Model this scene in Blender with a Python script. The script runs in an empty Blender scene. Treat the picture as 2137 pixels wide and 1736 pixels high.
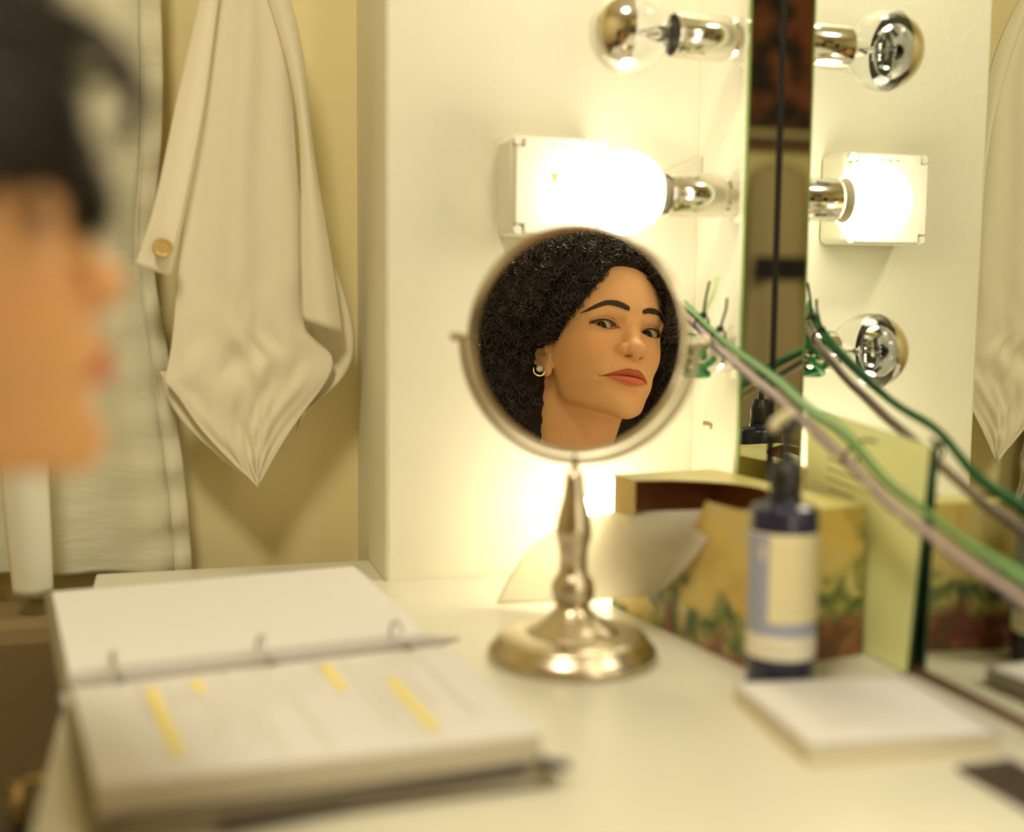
import bpy, bmesh, math, random
import numpy as np
from mathutils import Vector, Matrix

# ------------------------------------------------------------------ camera, world, exposure
SCN = bpy.context.scene
COL = SCN.collection
W_PX, H_PX, F_PX = 2137.0, 1736.0, 2491.0
PITCH, ROLL = math.radians(5.63), math.radians(0.5636)
CAM = np.array([0.0, 0.0, 1.0445])
FWD = np.array([0, math.cos(PITCH), -math.sin(PITCH)])
_up = np.array([0, math.sin(PITCH), math.cos(PITCH)])
RGT = math.cos(ROLL)*np.array([1.0, 0, 0]) + math.sin(ROLL)*_up
UPV = -math.sin(ROLL)*np.array([1.0, 0, 0]) + math.cos(ROLL)*_up
cam_data = bpy.data.cameras.new('camera'); cam = bpy.data.objects.new('camera', cam_data); COL.objects.link(cam)
cam_data.sensor_fit = 'HORIZONTAL'; cam_data.sensor_width = 69.5
cam_data.lens = F_PX/W_PX*69.5
cam_data.clip_start = 0.02
m4 = Matrix.Identity(4)
for i_ in range(3):
    m4[i_][0], m4[i_][1], m4[i_][2], m4[i_][3] = RGT[i_], UPV[i_], -FWD[i_], CAM[i_]
cam.matrix_world = m4
cam_data.dof.use_dof = True
cam_data.dof.focus_distance = 1.43
cam_data.dof.aperture_fstop = 3.35
SCN.camera = cam
world = bpy.data.worlds.new('room_air'); SCN.world = world; world.use_nodes = True
world.node_tree.nodes['Background'].inputs[0].default_value = (1.0, .86, .60, 1)
world.node_tree.nodes['Background'].inputs[1].default_value = 0.02
SCN.view_settings.view_transform = 'Standard'; SCN.view_settings.look = 'None'
SCN.view_settings.gamma = 1.0; SCN.view_settings.use_curve_mapping = False
SCN.view_settings.exposure = EXPOSURE = 1.45
SCN.cycles.max_bounces = 10; SCN.cycles.transparent_max_bounces = 16
SCN.cycles.transmission_bounces = 8; SCN.cycles.glossy_bounces = 8; SCN.cycles.diffuse_bounces = 5
SCN.cycles.caustics_reflective = False; SCN.cycles.caustics_refractive = False
SCN.cycles.sample_clamp_indirect = 4.0
SCN.cycles.use_denoising = True; SCN.cycles.use_adaptive_sampling = True; SCN.cycles.adaptive_threshold = .02
BULB_WATT, HIGH_FILL_WATT, FAR_FILL_WATT, CEILING_FILL_WATT = 4.8, 12.0, 3.0, 21.0  # high, far and ceiling strengths feed added fill lights
LAMP_RGB = (1.0, .90, .70)

# ------------------------------------------------------------------ room frame: u = out of the mirror wall, w = from the back wall towards the camera
PHI = 0.280516
VN = np.array([-math.cos(PHI), -math.sin(PHI), 0.0])
VT = np.array([math.sin(PHI), -math.cos(PHI), 0.0])
VZ = np.array([0, 0, 1.0])
COR = np.array([0.2105, 1.3178, 0.0])
def room(u, w, z): return COR + u*VN + w*VT + z*VZ
def to_room(p): p = np.asarray(p, float); return np.array([(p-COR)@VN, (p-COR)@VT, p[2]])
DESK = 0.75
rng = np.random.default_rng(7)

# ------------------------------------------------------------------ materials
def mat(name, col, rough=.5, metal=0.0, **kw):
    m = bpy.data.materials.new(name); m.use_nodes = True
    b = m.node_tree.nodes['Principled BSDF']
    b.inputs['Base Color'].default_value = (*col, 1); b.inputs['Roughness'].default_value = rough; b.inputs['Metallic'].default_value = metal
    for k, v in kw.items(): b.inputs[k].default_value = v
    return m
def nodes(m): return m.node_tree.nodes, m.node_tree.links, m.node_tree.nodes['Principled BSDF']
def add_bump(m, scale, strength, dist=.001, detail=4, coord='Object', stretch=None):
    n, l, b = nodes(m)
    tc = n.new('ShaderNodeTexCoord'); mp = n.new('ShaderNodeMapping'); t = n.new('ShaderNodeTexNoise'); bp = n.new('ShaderNodeBump')
    t.inputs['Scale'].default_value = scale; t.inputs['Detail'].default_value = detail
    bp.inputs['Strength'].default_value = strength; bp.inputs['Distance'].default_value = dist
    if stretch: mp.inputs['Scale'].default_value = stretch
    l.new(tc.outputs[coord], mp.inputs[0]); l.new(mp.outputs[0], t.inputs['Vector']); l.new(t.outputs['Fac'], bp.inputs['Height']); l.new(bp.outputs[0], b.inputs['Normal'])
    return t
def add_mottle(m, c1, c2, scale, lo=.35, hi=.65, detail=5, coord='Object', stretch=None):
    n, l, b = nodes(m)
    tc = n.new('ShaderNodeTexCoord'); mp = n.new('ShaderNodeMapping'); t = n.new('ShaderNodeTexNoise'); r = n.new('ShaderNodeValToRGB')
    t.inputs['Scale'].default_value = scale; t.inputs['Detail'].default_value = detail
    if stretch: mp.inputs['Scale'].default_value = stretch
    r.color_ramp.elements[0].position = lo; r.color_ramp.elements[0].color = (*c1, 1)
    r.color_ramp.elements[1].position = hi; r.color_ramp.elements[1].color = (*c2, 1)
    l.new(tc.outputs[coord], mp.inputs[0]); l.new(mp.outputs[0], t.inputs['Vector']); l.new(t.outputs['Fac'], r.inputs[0]); l.new(r.outputs[0], b.inputs['Base Color'])
    return r
M = {}
M['wall'] = mat('wall_paint', (.79, .765, .62), .55); add_bump(M['wall'], 45, .5, .0018, 7)
M['alcove'] = mat('alcove_paint', (.86, .75, .40), .55); add_bump(M['alcove'], 40, .25, .001, 5)
M['ceiling'] = mat('ceiling_paint', (.8, .76, .62), .8)
M['floor'] = mat('floor_boards', (.16, .10, .05), .5); add_mottle(M['floor'], (.13, .08, .04), (.22, .14, .07), 6, stretch=(1, 12, 1))
M['desk'] = mat('desk_laminate', (.68, .655, .53), .32); add_bump(M['desk'], 300, .05, .0003)
M['desk_edge'] = mat('desk_edge', (.7, .66, .5), .5)
M['mirror'] = mat('silvered_glass', (.88, .91, .86), .0, 1.0)
M['vanity_glass'] = mat('vanity_glass', (.95, .94, .90), .0, 1.0)
M['green_edge'] = mat('green_glass_edge', (.30, .42, .12), .12)
M['black'] = mat('black_plastic', (.012, .010, .010), .35)
M['chrome'] = mat('chrome', (.82, .80, .74), .09, 1.0)
M['brushed'] = mat('brushed_nickel', (.60, .52, .38), .27, 1.0); add_bump(M['brushed'], 900, .08, .0002, 2, stretch=(1, 1, .06))
M['porcelain'] = mat('socket_porcelain', (.8, .72, .5), .4)
M['socket_dark'] = mat('socket_inside', (.06, .04, .02), .5)
M['clear'] = mat('clear_bulb_glass', (1, 1, 1), .0, 0.0, IOR=1.45); M['clear'].node_tree.nodes['Principled BSDF'].inputs['Transmission Weight'].default_value = 1.0
M['filament'] = mat('filament_wire', (.35, .3, .22), .3, 1.0)
M['white_plastic'] = mat('white_plastic', (.76, .74, .62), .4)
M['brown_mark'] = mat('brown_print', (.34, .27, .11), .6)
M['paper'] = mat('paper', (.70, .68, .655), .7); add_bump(M['paper'], 40, .05, .001)
M['page_side'] = mat('page_edges', (.66, .60, .46), .8); add_bump(M['page_side'], 30, .4, .001, 2, stretch=(1, 1, 60))
M['binder'] = mat('binder_vinyl', (.22, .19, .12), .35)
M['binder_dark'] = mat('binder_shade', (.035, .025, .022), .4)
M['yellow_ink'] = mat('highlighter_ink', (.85, .72, .18), .7)
M['grey_ink'] = mat('faint_print', (.62, .57, .47), .7)
M['grey_steel'] = mat('ring_steel', (.55, .52, .47), .3, 1.0)
M['spine_grey'] = mat('spine_lining', (.52, .49, .46), .5)
M['linen'] = mat('linen_cloth', (.80, .74, .56), .9); add_bump(M['linen'], 1400, .25, .0004, 1)
M['drape'] = mat('drape_cotton', (.68, .65, .48), .9); add_bump(M['drape'], 26, .5, .004, 3, stretch=(.35, 1, 2.2))
M['drape_light'] = mat('pale_cotton', (.80, .77, .62), .9)
M['brass'] = mat('brass', (.80, .62, .30), .42, 1.0)
M['tissue'] = mat('tissue_paper', (.93, .91, .84), .9, 0.0); 
_n, _l, _b = M['tissue'].node_tree.nodes, M['tissue'].node_tree.links, M['tissue'].node_tree.nodes['Principled BSDF']
_t = _n.new('ShaderNodeBsdfTranslucent'); _t.inputs[0].default_value = (.95, .92, .82, 1); _x = _n.new('ShaderNodeMixShader'); _x.inputs[0].default_value = .62
_l.new(_b.outputs[0], _x.inputs[1]); _l.new(_t.outputs[0], _x.inputs[2]); _l.new(_x.outputs[0], _n['Material Output'].inputs[0])
M['card_in'] = mat('brown_cardboard', (.46, .22, .09), .8)
M['bottle'] = mat('navy_plastic', (.018, .018, .045), .22)
M['label_blue'] = mat('label_blue', (.33, .35, .48), .45)
M['label_cream'] = mat('label_cream', (.78, .70, .40), .5)
M['label_white'] = mat('label_white', (.80, .75, .60), .5)
M['pump_tip'] = mat('pump_tip_cream', (.62, .55, .32), .35)
M['green_card'] = mat('green_card', (.82, .84, .39), .5)
M['green_dark'] = mat('green_card_edge', (.02, .10, .035), .4)
M['green_ribbon'] = mat('green_satin', (.02, .25, .065), .45); M['green_pale'] = mat('pale_green_satin', (.42, .55, .22), .4)
M['cord_lilac'] = mat('lilac_cord', (.42, .33, .28), .5); M['cord_purple'] = mat('purple_stripe', (.10, .06, .13), .5)
M['phone'] = mat('dark_case', (.035, .02, .015), .45)
M['dark_cloth'] = mat('dark_cloth', (.015, .014, .018), .9)
M['trousers'] = mat('dark_trousers', (.02, .02, .028), .9)
M['coat_beige'] = mat('beige_coat', (.45, .36, .2), .9)
M['coat_rust'] = mat('rust_coat', (.16, .05, .02), .9); add_mottle(M['coat_rust'], (.02, .015, .012), (.22, .07, .03), 9, .42, .58)
M['bag'] = mat('navy_leather', (.014, .013, .020), .5)
M['chest'] = mat('shade_brown_cloth', (.22, .155, .065), .85); add_bump(M['chest'], 200, .3, .001)  # brown of the added chest, in place of shade beside the table
M['wood'] = mat('dark_wood', (.12, .06, .03), .4)

def emissive(name, rgb, strength):
    m = bpy.data.materials.new(name); m.use_nodes = True
    b = m.node_tree.nodes['Principled BSDF']
    b.inputs['Base Color'].default_value = (.8, .8, .8, 1)
    b.inputs['Emission Color'].default_value = (*rgb, 1); b.inputs['Emission Strength'].default_value = strength
    return m
M['lit'] = emissive('lit_bulb', LAMP_RGB, BULB_WATT)
M['fill_high'] = emissive('fill_bulb_high', LAMP_RGB, HIGH_FILL_WATT)
M['fill_far'] = emissive('fill_bulb_far', LAMP_RGB, FAR_FILL_WATT)
M['ceiling_fill_lamp'] = emissive('ceiling_fill_lamp', LAMP_RGB, CEILING_FILL_WATT)

# ------------------------------------------------------------------ mesh helpers
class MB:
    """Collects vertices and faces; build() links them as ONE mesh object."""
    def __init__(s): s.v = []; s.f = []; s.mi = []; s.mats = []
    def slot(s, m):
        if m not in s.mats: s.mats.append(m)
        return s.mats.index(m)
    def add(s, vs, fs, m):
        o = len(s.v); k = s.slot(m)
        s.v += [tuple(map(float, q)) for q in vs]
        for f in fs: s.f.append(tuple(o+i for i in f)); s.mi.append(k)
    def box(s, c, ex, ey, ez, sx, sy, sz, m):
        c, ex, ey, ez = (np.array(q, float) for q in (c, ex, ey, ez))
        vs = [c+ex*sx/2*i+ey*sy/2*j+ez*sz/2*k for i in (-1, 1) for j in (-1, 1) for k in (-1, 1)]
        fs = [(0, 1, 3, 2), (4, 6, 7, 5), (0, 4, 5, 1), (2, 3, 7, 6), (0, 2, 6, 4), (1, 5, 7, 3)]
        if np.cross(ex, ey)@ez < 0: fs = [f[::-1] for f in fs]
        s.add(vs, fs, m)
    def rbox(s, u0, u1, w0, w1, z0, z1, m):
        s.box(room((u0+u1)/2, (w0+w1)/2, (z0+z1)/2), VN, VT, VZ, abs(u1-u0), abs(w1-w0), abs(z1-z0), m)
    def lathe(s, c, axis, prof, m, n=48, cap=True):
        """prof: (height along axis, radius)"""
        axis = np.array(axis, float); axis /= np.linalg.norm(axis)
        e1 = np.cross(axis, (0, 0, 1.0) if abs(axis[2]) < .9 else (1.0, 0, 0)); e1 /= np.linalg.norm(e1); e2 = np.cross(axis, e1)
        vs = []; fs = []
        for h, r in prof:
            for k in range(n):
                a = 2*math.pi*k/n; vs.append(np.array(c)+axis*h+(e1*math.cos(a)+e2*math.sin(a))*r)
        for i in range(len(prof)-1):
            for k in range(n):
                fs.append((i*n+k, i*n+(k+1) % n, (i+1)*n+(k+1) % n, (i+1)*n+k))
        if cap:
            fs.append(tuple(range(n))[::-1]); fs.append(tuple((len(prof)-1)*n+k for k in range(n)))
        s.add(vs, fs, m)
    def tube(s, pts, r, m, n=10, closed=False, flat=1.0, ref=(0, 0, 1.0)):
        pts = np.array(pts, float); K = len(pts)
        r = np.broadcast_to(np.array(r, float), (K,))
        tg = np.roll(pts, -1, 0)-np.roll(pts, 1, 0) if closed else np.gradient(pts, axis=0)
        tg /= np.linalg.norm(tg, axis=1)[:, None]
        vs = []; fs = []
        for i in range(K):
            e1 = np.cross(tg[i], ref); q = np.linalg.norm(e1)
            if q < 1e-4: e1 = np.cross(tg[i], (1.0, 0.1, 0)); q = np.linalg.norm(e1)
            e1 /= q; e2 = np.cross(e1, tg[i])
            for k in range(n):
                a = 2*math.pi*k/n; vs.append(pts[i]+(e1*math.cos(a)+e2*math.sin(a)*flat)*r[i])
        for i in range(K if closed else K-1):
            j = (i+1) % K
            for k in range(n): fs.append((i*n+k, i*n+(k+1) % n, j*n+(k+1) % n, j*n+k))
        if not closed: fs.append(tuple(range(n))[::-1]); fs.append(tuple((K-1)*n+k for k in range(n)))
        s.add(vs, fs, m)
    def grid(s, P, m):
        """P: (a, b, 3) array of points"""
        a, b = P.shape[:2]
        s.add(P.reshape(-1, 3), [(i*b+j, i*b+j+1, (i+1)*b+j+1, (i+1)*b+j) for i in range(a-1) for j in range(b-1)], m)
    def build(s, name, parent=None, smooth=True, bevel=0, solid=0, subsurf=0, origin=None):
        me = bpy.data.meshes.new(name); o = bpy.data.objects.new(name, me); COL.objects.link(o)
        off = np.zeros(3)
        if parent is not None: o.parent = parent; off = np.array(parent['_o'] if '_o' in parent else parent.matrix_world.translation)
        elif origin is not None: off = np.array(origin, float); o.location = off
        me.from_pydata([tuple(np.array(q)-off) for q in s.v], [], s.f)
        for q in s.mats: me.materials.append(q)
        me.polygons.foreach_set('material_index', s.mi)
        finish(o, smooth, bevel, solid, subsurf)
        o['_o'] = [float(q) for q in off]
        return o
def finish(o, smooth=True, bevel=0, solid=0, subsurf=0):
    me = o.data; me.update()
    bm = bmesh.new(); bm.from_mesh(me); bmesh.ops.recalc_face_normals(bm, faces=bm.faces); bm.to_mesh(me); bm.free()
    if smooth:
        me.polygons.foreach_set('use_smooth', [True]*len(me.polygons))
        if not subsurf: 
            try: me.set_sharp_from_angle(angle=math.radians(38))
            except Exception: pass
    if bevel:
        b = o.modifiers.new('bevel', 'BEVEL'); b.width = bevel; b.segments = 2; b.limit_method = 'ANGLE'
    if solid:
        q = o.modifiers.new('thick', 'SOLIDIFY'); q.thickness = abs(solid); q.offset = 0 if solid > 0 else -1
    if subsurf:
        q = o.modifiers.new('soft', 'SUBSURF'); q.levels = q.render_levels = subsurf
def raw_mesh(name, V, Q, m, parent=None, colors=None):
    me = bpy.data.meshes.new(name); V = np.asarray(V, np.float32); Q = np.asarray(Q, np.int32)
    me.vertices.add(len(V)); me.vertices.foreach_set('co', V.ravel())
    k = Q.shape[1]; me.loops.add(Q.size); me.loops.foreach_set('vertex_index', Q.ravel())
    me.polygons.add(len(Q)); me.polygons.foreach_set('loop_start', np.arange(0, Q.size, k, dtype=np.int32))
    me.polygons.foreach_set('loop_total', np.full(len(Q), k, np.int32))
    me.polygons.foreach_set('use_smooth', np.ones(len(Q), bool))
    me.update(calc_edges=True); me.validate()
    if colors is not None:
        ca = me.color_attributes.new('tint', 'FLOAT_COLOR', 'POINT'); ca.data.foreach_set('color', np.c_[colors, np.ones(len(V))].astype(np.float32).ravel())
    me.materials.append(m)
    o = bpy.data.objects.new(name, me); COL.objects.link(o)
    if parent is not None: o.parent = parent
    return o
def thing(name, label, cat, loc, group=None):
    o = bpy.data.objects.new(name, None); COL.objects.link(o); o.location = [float(q) for q in loc]; o.empty_display_size = .05
    bpy.context.view_layer.update()
    return tag(o, label, cat, group)
def tag(o, label, cat, group=None):
    o['label'] = label; o['category'] = cat
    if group: o['group'] = group
    return o
def structure(o): o['kind'] = 'structure'; return o
def copy_tree(o, parent=None):
    c = o.copy(); COL.objects.link(c)
    if parent is not None: c.parent = parent
    for ch in o.children: copy_tree(ch, c)
    return c
def bezier_patch(C, a, b):
    C = np.array(C, float); u = np.linspace(0, 1, a); v = np.linspace(0, 1, b)
    B = lambda t: np.stack([(1-t)**3, 3*t*(1-t)**2, 3*t*t*(1-t), t**3], 1)
    return np.einsum('ai,ijk,bj->abk', B(u), C, B(v))
def smooth_path(pts, n):
    pts = np.array(pts, float); d = np.r_[0, np.cumsum(np.linalg.norm(np.diff(pts, axis=0), axis=1))]
    return natural_spline(d, pts, np.linspace(0, d[-1], n))

# ---------------------------------------------------------------- head shape
F32 = np.float32
def smin(a, b, k):
    h = np.clip(0.5 + 0.5*(b-a)/k, 0, 1)
    return b*(1-h) + a*h - k*h*(1-h)
def smax(a, b, k): return -smin(-a, -b, k)
def g1(x, c, w): return np.exp(-((x-c)/w)**2)
def ellip(P, c, r, rot=None):
    q = P - np.array(c, F32)
    if rot is not None: q = q @ rot
    r = np.array(r, F32)
    k0 = np.sqrt(((q/r)**2).sum(1)); k1 = np.sqrt(((q/(r*r))**2).sum(1)) + 1e-9
    return k0*(k0-1)/k1
def cone(P, a, b, ra, rb):
    a = np.array(a, F32); b = np.array(b, F32); ab = b-a
    t = np.clip(((P-a)@ab)/(ab@ab), 0, 1)
    return np.sqrt(((P-a-t[:, None]*ab)**2).sum(1)) - (ra+(rb-ra)*t)
def rotm(ax, deg):
    a = np.radians(deg); c, s = np.cos(a), np.sin(a)
    i, j = {'x': (1, 2), 'y': (2, 0), 'z': (0, 1)}[ax]
    m = np.eye(3); m[i, i] = c; m[j, j] = c; m[i, j] = -s; m[j, i] = s
    return m
def natural_spline(x, y, xq):
    # natural cubic spline, y may be (n,m)
    x = np.asarray(x, float); y = np.asarray(y, float); n = len(x)
    h = np.diff(x); A = np.zeros((n, n)); B = np.zeros_like(y)
    A[0, 0] = A[-1, -1] = 1
    for i in range(1, n-1):
        A[i, i-1] = h[i-1]; A[i, i] = 2*(h[i-1]+h[i]); A[i, i+1] = h[i]
        B[i] = 6*((y[i+1]-y[i])/h[i]-(y[i]-y[i-1])/h[i-1])
    M = np.linalg.solve(A, B)
    i = np.clip(np.searchsorted(x, xq)-1, 0, n-2)
    t0 = xq-x[i]; t1 = x[i+1]-xq; hi = h[i]
    if y.ndim == 2: t0 = t0[:, None]; t1 = t1[:, None]; hi = hi[:, None]
    return (M[i]*t1**3+M[i+1]*t0**3)/(6*hi)+(y[i]/hi-M[i]*hi/6)*t1+(y[i+1]/hi-M[i+1]*hi/6)*t0
AX = -90.0
SECT = [   # height over the pupils, outline points (side, forward) in millimetres
 (95, [(0,-50),(25,-56),(45,-75),(52,-95),(45,-130),(25,-150),(0,-156)]),
 (75, [(0,-21),(20,-24),(40,-35),(55,-52),(63,-72),(66,-95),(59,-140),(35,-170),(0,-180)]),
 (55, [(0,-6.5),(18,-9),(36,-18),(52,-36),(62,-58),(68,-85),(70,-100),(64,-140),(38,-174),(0,-185)]),
 (35, [(0,1),(15,0),(32,-6),(47,-20),(58,-40),(65,-64),(70,-90),(71,-105),(65,-145),(38,-177),(0,-187)]),
 (20, [(0,3),(12,2.5),(25,-1),(38,-8),(50,-21),(58,-38),(64,-60),(69,-88),(71,-105),(65,-145),(38,-177),(0,-187)]),
 (8,  [(0,-1),(10,-3),(20,-6),(32,-10),(44,-18),(53,-31),(60,-50),(66,-72),(69,-92),(70,-105),(64,-145),(38,-175),(0,-184)]),
 (-8, [(0,-4),(10,-5),(20,-9),(32,-13),(45,-20.5),(55,-33),(62,-51),(66.5,-72),(69,-92),(69,-105),(61,-145),(36,-171),(0,-180)]),
 (-22,[(0,-4),(12,-5),(22,-7.5),(34,-12),(46,-20),(56,-33),(63,-52),(66.5,-72),(68,-92),(66,-108),(57,-145),(34,-165),(0,-173)]),
 (-38, [(0,1),(14,-1.5),(24,-6),(34,-12.5),(45,-22),(54,-36),(60,-54),(63,-72),(64.5,-90),(60,-110),(50,-140),(30,-153),(0,-160)]),
 (-52, [(0,3.5),(12,1.5),(22,-4),(31,-11),(41,-22),(49,-37),(54.5,-55),(57.5,-73),(58,-88),(54,-108),(46,-132),(28,-143),(0,-150)]),
 (-66, [(0,2.5),(12,.5),(22,-4.5),(31,-12),(40,-24),(48,-40),(53,-58),(56,-74),(55,-88),(48,-105),(42,-125),(26,-135),(0,-142)]),
 (-80, [(0,-4),(10,-5),(19,-9),(28,-16.5),(37,-29),(44,-45),(49,-62),(51,-77),(48,-92),(42,-105),(36,-120),(22,-130),(0,-136)]),
 (-92, [(0,-5),(9,-6),(17,-9.5),(25,-17),(33,-29),(40,-45),(44,-60),(46,-75),(43,-90),(38,-102),(30,-116),(18,-126),(0,-132)]),
 (-102, [(0,-6),(8,-7),(15,-11),(22,-18),(28,-29),(34,-43),(38,-58),(40,-73),(38,-88),(34,-100),(27,-114),(16,-124),(0,-130)]),
 (-114, [(0,-10),(6,-11),(11,-15),(16,-22),(21,-33),(26,-46),(30,-60),(32,-73),(31,-86),(29,-100),(24,-113),(14,-122),(0,-128)]),
]
def build_table():
    th = np.linspace(0, np.pi, 181); rows = []; zs = []
    for z, pts in sorted(SECT):
        p = np.array(pts, float); a = np.arctan2(p[:, 0], p[:, 1]-AX); r = np.hypot(p[:, 0], p[:, 1]-AX)
        # mirror ends so that the outline meets the midline square
        a2 = np.r_[-a[2:0:-1], a, 2*np.pi-a[-2:-4:-1]]; r2 = np.r_[r[2:0:-1], r, r[-2:-4:-1]]
        rows.append(natural_spline(a2, r2, th)); zs.append(z)
    zq = np.arange(-114, 96)
    return natural_spline(np.array(zs, float), np.array(rows), zq.astype(float)).astype(F32)
TABLE = build_table()
def base_r(th, z):
    zi = np.clip(z+114, 0, 208.999); ti = np.clip(th*(180/np.pi), 0, 179.999)
    i = zi.astype(int); j = ti.astype(int); a = zi-i; b = ti-j
    return (TABLE[i, j]*(1-a)+TABLE[i+1, j]*a)*(1-b)+(TABLE[i, j+1]*(1-a)+TABLE[i+1, j+1]*a)*b
EYE_X, EYE_D, EYE_R, EYE_Z, NOZ = 31.5, -23.5, 12.4, -2.2, 41.5
def lid_curves(t):
    tc = np.clip(t, -1.15, 1.15); z0 = 1.3*tc - .3
    zu = z0 + 4.7*(1-np.abs(tc+.12*(1-tc*tc))**2.1)
    zl = z0 - 4.7*(1-np.abs(tc-.1*(1-tc*tc))**2.0)
    return zu, zl
def mouth_d(x): return 6.2 - 0.0192*x*x
def mouth_z(x): return -65.8 + 0.0*x - .3*np.exp(-(x/4)**2)
def mouth_line(x, ax): return mouth_z(ax) + np.where(x > 0, .0006, -.0027)*ax*ax
def sdf_head(P):
    """Signed distance (mm) to the skin; P columns: side x, forward d, up z."""
    x, d, z = P[:, 0], P[:, 1], P[:, 2]
    ax = np.abs(x)
    r = np.hypot(ax, d-AX); th = np.arctan2(ax, d-AX)
    f = (r - base_r(th, z))*.93
    # crown of the skull
    f = smax(f, z-92, 12)
    f = smin(f, ellip(P, (0, -92, 30), (71, 92, 80)), 10)
    # underside of the jaw
    under = -(z+111.5-.36*(-15-d))/1.063
    f = smax(f, under, 11)
    # neck and muscles at its sides
    Pm = np.stack([ax, d, z], 1)
    q = P.copy(); q[:, 0] *= 1.02
    nk = cone(q-np.array((0, 0, 0), F32), (2, -124, -55), (20, -172, -215), 49, 54)
    nk = smin(nk, cone(P, (56, -124, -45), (32, -128, -222), 10, 10), 18)
    nk = smin(nk, cone(P, (-56, -124, -45), (6, -128, -222), 10, 10), 18)
    nk = smin(nk, cone(P, (9, -106, -136), (16, -125, -190), 9, 10), 16)
    f = smin(f, nk, 12)
    # shoulders and chest, leaning back from the neck
    sh = cone(Pm, (0, -165, -240), (165, -182, -262), 60, 54)
    sh = smin(sh, cone(Pm, (20, -150, -178), (140, -180, -240), 34, 30), 30)
    sh = smin(sh, cone(Pm, (48, -185, -275), (58, -390, -480), 84, 88), 40)
    f = smin(f, sh, 26)
    m = (d > -62) & (z > -118) & (z < 60) & (ax < 62)
    if m.any(): f[m] = face_detail(P[m], f[m])
    m = (ax > 52) & (d > -140) & (d < -75) & (z > -72) & (z < 30)
    if m.any(): f[m] = ear_detail(P[m], f[m])
    return f
def ear_detail(P, f):
    Q = np.stack([np.abs(P[:, 0]), P[:, 1], P[:, 2]], 1)
    rz = rotm('z', 24) @ rotm('x', 12)
    c = np.array((72.5, -104, -17))
    q = (Q - c) @ rz
    plate = ellip(q, (0, 0, 0), (4.0, 15.5, 29))
    # helix rim
    e = np.sqrt((q[:, 1]/15.0)**2+(q[:, 2]/28.5)**2)+1e-6
    rim = np.sqrt(((e-1)*17)**2+(q[:, 0]-2.2)**2)-2.7
    rim = np.where(q[:, 2] < -14, rim+(-14-q[:, 2])*.5, rim)
    e2 = np.sqrt(((q[:, 1]+1)/8.5)**2+((q[:, 2]-2)/19)**2)+1e-6
    anti = np.sqrt(((e2-1)*11)**2+(q[:, 0]-1.8)**2)-2.0
    anti = np.where(q[:, 1] > 2, anti+3, anti)
    ear = smin(smin(plate, rim, 2.0), anti, 2.0)
    ear = smax(ear, -ellip(q, (5.0, 3.5, -3), (6.5, 7.0, 10)), 2)
    ear = smin(ear, ellip(q, (.5, 5.0, -31), (4.2, 8.0, 9.5)), 4)
    tragus = ellip(Q, (70.5, -92, -20), (4.0, 4.5, 6))
    ear = smin(ear, tragus, 2.5)
    return smin(f, ear, 4)
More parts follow.
